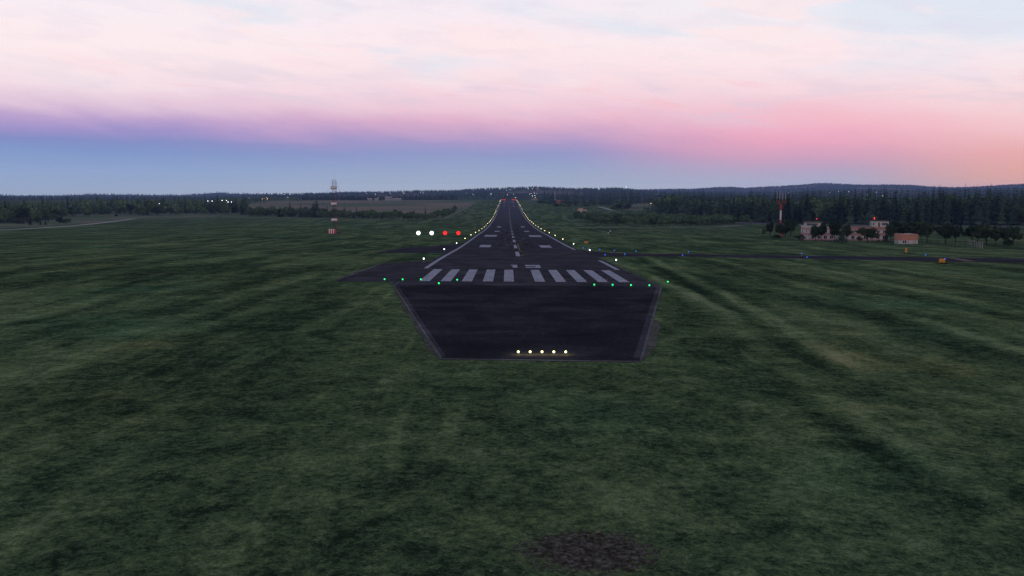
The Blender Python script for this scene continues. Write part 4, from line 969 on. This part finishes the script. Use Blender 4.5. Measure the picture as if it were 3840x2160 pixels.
p1 = np.concatenate([scatter_hill(5200, 3000, 5700), scatter_hill(1500, 5200, 5500, -14, 14)]); ar = np.degrees(np.arctan2(p1[:, 0], p1[:, 1])); rr_ = np.hypot(p1[:, 0], p1[:, 1])
keep = ~((ar > -1.6) & (ar < 4.2) & (rr_ > 3900) & (rr_ < 5250) & (rng.random(len(p1)) < .85)); keep &= np.sin(p1[:, 0] * .0032 + 1) + np.sin(p1[:, 1] * .004 + p1[:, 0] * .001) + rng.normal(0, .5, len(p1)) > -.55
wood('hill_forest', 'sparse dark forest on the nearer ridges below the sky', p1[keep], ['lo', 'lo', 'lo', 'lo'], 10, 19, wide=1.3)
wood('hill_forest', 'forest on the far blue ridges', np.concatenate([scatter_hill(4200, 7200, 9600), scatter_hill(3000, 9000, 9400, 4, 36)]), ['lo', 'lo', 'lo'], 11, 20, wide=1.5)

# ------------------------------------------------------------------ air
zlo, zhi, HAZE = -40, 165, 6.0e-5
b = MB(); b.box(-12100, 12100, -12100, 12100, zlo, zhi)
m, nt, out = new_mat('haze'); pv = node(nt, 'ShaderNodeVolumePrincipled'); pv.inputs['Color'].default_value = (.37, .52, 1.0, 1); pv.inputs['Density'].default_value = HAZE; pv.inputs['Anisotropy'].default_value = .5
lk(nt, pv.outputs[0], out.inputs['Volume'])
m.cycles.volume_sampling = 'DISTANCE'; m.cycles.homogeneous_volume = True
hz = b.obj('haze', m); hz['kind'] = 'stuff'

# ------------------------------------------------------------------ sky and sun
SUN_EL, SUN_AZ = R(4), R(128)
w = bpy.data.worlds.new('World'); S.world = w; w.use_nodes = True; nt = w.node_tree; nt.nodes.clear()
out = node(nt, 'ShaderNodeOutputWorld'); bg = node(nt, 'ShaderNodeBackground'); lk(nt, bg.outputs[0], out.inputs[0])
sky = node(nt, 'ShaderNodeTexSky'); sky.sky_type = 'NISHITA'; sky.sun_disc = False; sky.sun_elevation = SUN_EL; sky.sun_rotation = SUN_AZ
g = node(nt, 'ShaderNodeTexCoord').outputs['Generated']
sp = node(nt, 'ShaderNodeSeparateXYZ'); lk(nt, g, sp.inputs[0])
el = math_(nt, 'MULTIPLY', math_(nt, 'ARCSINE', sp.outputs[2]), 57.2958); az = math_(nt, 'MULTIPLY', math_(nt, 'ARCTAN2', sp.outputs[0], sp.outputs[1]), 57.2958)
cv = node(nt, 'ShaderNodeCombineXYZ'); lk(nt, math_(nt, 'MULTIPLY', az, .05), cv.inputs[0]); lk(nt, math_(nt, 'MULTIPLY', el, .30), cv.inputs[1])
# cloud veils drift slightly downward to the right
tilt = math_(nt, 'MULTIPLY_ADD', az, .022, math_(nt, 'MULTIPLY', el, .24)); cw = node(nt, 'ShaderNodeCombineXYZ'); lk(nt, math_(nt, 'MULTIPLY', az, .055), cw.inputs[0]); lk(nt, tilt, cw.inputs[1])
n1 = noise(nt, cw.outputs[0], 1.0, 4, .5, .4); n2 = noise(nt, cw.outputs[0], 3.1, 5, .55, .3)
hgt = mrange(nt, el, 1.2, 4.0)
wob = math_(nt, 'MULTIPLY', math_(nt, 'ADD', math_(nt, 'MULTIPLY_ADD', n1, 1.7, -.75), math_(nt, 'MULTIPLY_ADD', n2, 1.2, -.55)), hgt)
e2 = math_(nt, 'DIVIDE', math_(nt, 'ADD', el, wob), 14.0, clamp=True)
def lin(c): return tuple(((v / 255 + .055) / 1.055) ** 2.4 if v > 10 else v / 255 / 12.92 for v in c)
def sky_ramp(stops): return ramp(nt, e2, [(e / 14, lin(c)) for e, c in stops])
LFT = sky_ramp([(0, (148, 165, 191)), (1.4, (134, 160, 203)), (2.7, (118, 145, 200)), (3.5, (122, 136, 196)), (4.2, (152, 140, 201)), (4.9, (186, 158, 207)), (5.7, (222, 192, 217)), (6.8, (244, 220, 229)), (8.8, (253, 233, 236)), (11, (249, 236, 242))])
CEN = sky_ramp([(0, (155, 168, 193)), (1.0, (151, 167, 196)), (2.0, (140, 157, 199)), (2.8, (138, 147, 198)), (3.5, (160, 147, 199)), (4.2, (194, 158, 200)), (5.0, (222, 172, 202)), (6.0, (238, 196, 213)), (7.8, (248, 222, 229)), (10.2, (252, 232, 237)), (12.8, (245, 234, 243))])
RC = sky_ramp([(0, (158, 165, 190)), (.9, (163, 166, 196)), (1.6, (177, 160, 193)), (2.4, (204, 155, 188)), (3.2, (228, 158, 187)), (4.1, (238, 168, 192)), (5.2, (242, 187, 203)), (6.8, (246, 213, 222)), (9, (252, 231, 235)), (12, (240, 237, 245))])
RGT = sky_ramp([(0, (184, 155, 168)), (.5, (202, 159, 162)), (1.2, (216, 158, 155)), (2.4, (229, 163, 165)), (4.2, (241, 191, 198)), (6.4, (249, 220, 224)), (8.6, (246, 234, 240)), (11, (231, 233, 245))])
c = mixc(nt, mrange(nt, az, -27, -2), LFT, CEN); c = mixc(nt, mrange(nt, az, 2, 18), c, RC); c = mixc(nt, mrange(nt, az, 20, 32), c, RGT)
hs = node(nt, 'ShaderNodeHueSaturation'); hs.inputs['Saturation'].default_value = .90; lk(nt, c, hs.inputs['Color']); c = hs.outputs[0]
# soft grey-blue gaps and brighter veils
n3 = noise(nt, cw.outputs[0], 1.7, 5, .55, .5, (1.0, 1.35, 1)); n4 = noise(nt, cw.outputs[0], 4.2, 4, .5, .3)
mid = math_(nt, 'MULTIPLY', mrange(nt, math_(nt, 'MULTIPLY_ADD', az, .035, el), 4.4, 6.0), mrange(nt, el, 9.5, 6.5))
c = mixc(nt, math_(nt, 'MULTIPLY', mid, mrange(nt, n3, .50, .66, 0, .5)), c, lin((216, 205, 220)))
c = mixc(nt, math_(nt, 'MULTIPLY', mid, mrange(nt, n3, .46, .34, 0, .5)), c, lin((246, 190, 200)))
hi = mrange(nt, el, 6.5, 9.0)
c = mixc(nt, math_(nt, 'MULTIPLY', hi, mrange(nt, n1, .50, .64, 0, .75)), c, lin((222, 230, 242)))
c = mixc(nt, math_(nt, 'MULTIPLY', hi, mrange(nt, n3, .47, .36, 0, .6)), c, lin((254, 231, 233)))
c = mixc(nt, math_(nt, 'MULTIPLY', mrange(nt, el, 4.5, 7), mrange(nt, n4, .46, .66, 0, .16)), c, lin((214, 208, 226)))
ns = mixc(nt, 1, sky.outputs[0], (.09, .09, .1), 'MULTIPLY')
up = mrange(nt, el, 13, 32); c = mixc(nt, up, c, mixc(nt, .6, ns, (.44, .52, .70)))
# the low sky shines through the bank of haze: raise it by what the air takes away
path = math_(nt, 'MINIMUM', math_(nt, 'DIVIDE', zhi - CZ, math_(nt, 'MAXIMUM', sp.outputs[2], 1e-4)), 13000.)
gain = math_(nt, 'EXPONENT', math_(nt, 'MULTIPLY', path, HAZE))
air = mixc(nt, 1, node_rgb(nt, math_(nt, 'SUBTRACT', gain, 1.)), (.105, .15, .31), 'MULTIPLY')
c = mixc(nt, 1, mixc(nt, 1, c, node_rgb(nt, gain), 'MULTIPLY'), air, 'SUBTRACT')
lk(nt, c, bg.inputs[0]); bg.inputs[1].default_value = 1.0

sun = bpy.data.lights.new('sun', 'SUN'); sun.energy = .35; sun.angle = R(12); sun.color = (1, .62, .5)
so = link('sun', sun); d = Vector((math.sin(SUN_AZ) * math.cos(SUN_EL), math.cos(SUN_AZ) * math.cos(SUN_EL), math.sin(SUN_EL) + .12))
so.rotation_euler = d.to_track_quat('Z', 'Y').to_euler(); so.location = (0, 0, 60)

cam = bpy.data.cameras.new('camera'); co = link('camera', cam); S.camera = co
cam.sensor_width = 36; cam.lens = 36 * F / 3840; cam.clip_start = .5; cam.clip_end = 40000
co.location = (0, 0, CZ); co.rotation_euler = (R(90) - TH, 0, 0)
S.view_settings.view_transform = 'Standard'; S.view_settings.look = 'None'; S.view_settings.exposure = 0; S.view_settings.gamma = 1
S.cycles.max_bounces = 4; S.cycles.diffuse_bounces = 2; S.cycles.volume_bounces = 0; S.cycles.glossy_bounces = 2
S.cycles.use_denoising = True; S.cycles.denoising_prefilter = 'NONE'; S.cycles.denoising_input_passes = 'RGB_ALBEDO_NORMAL'
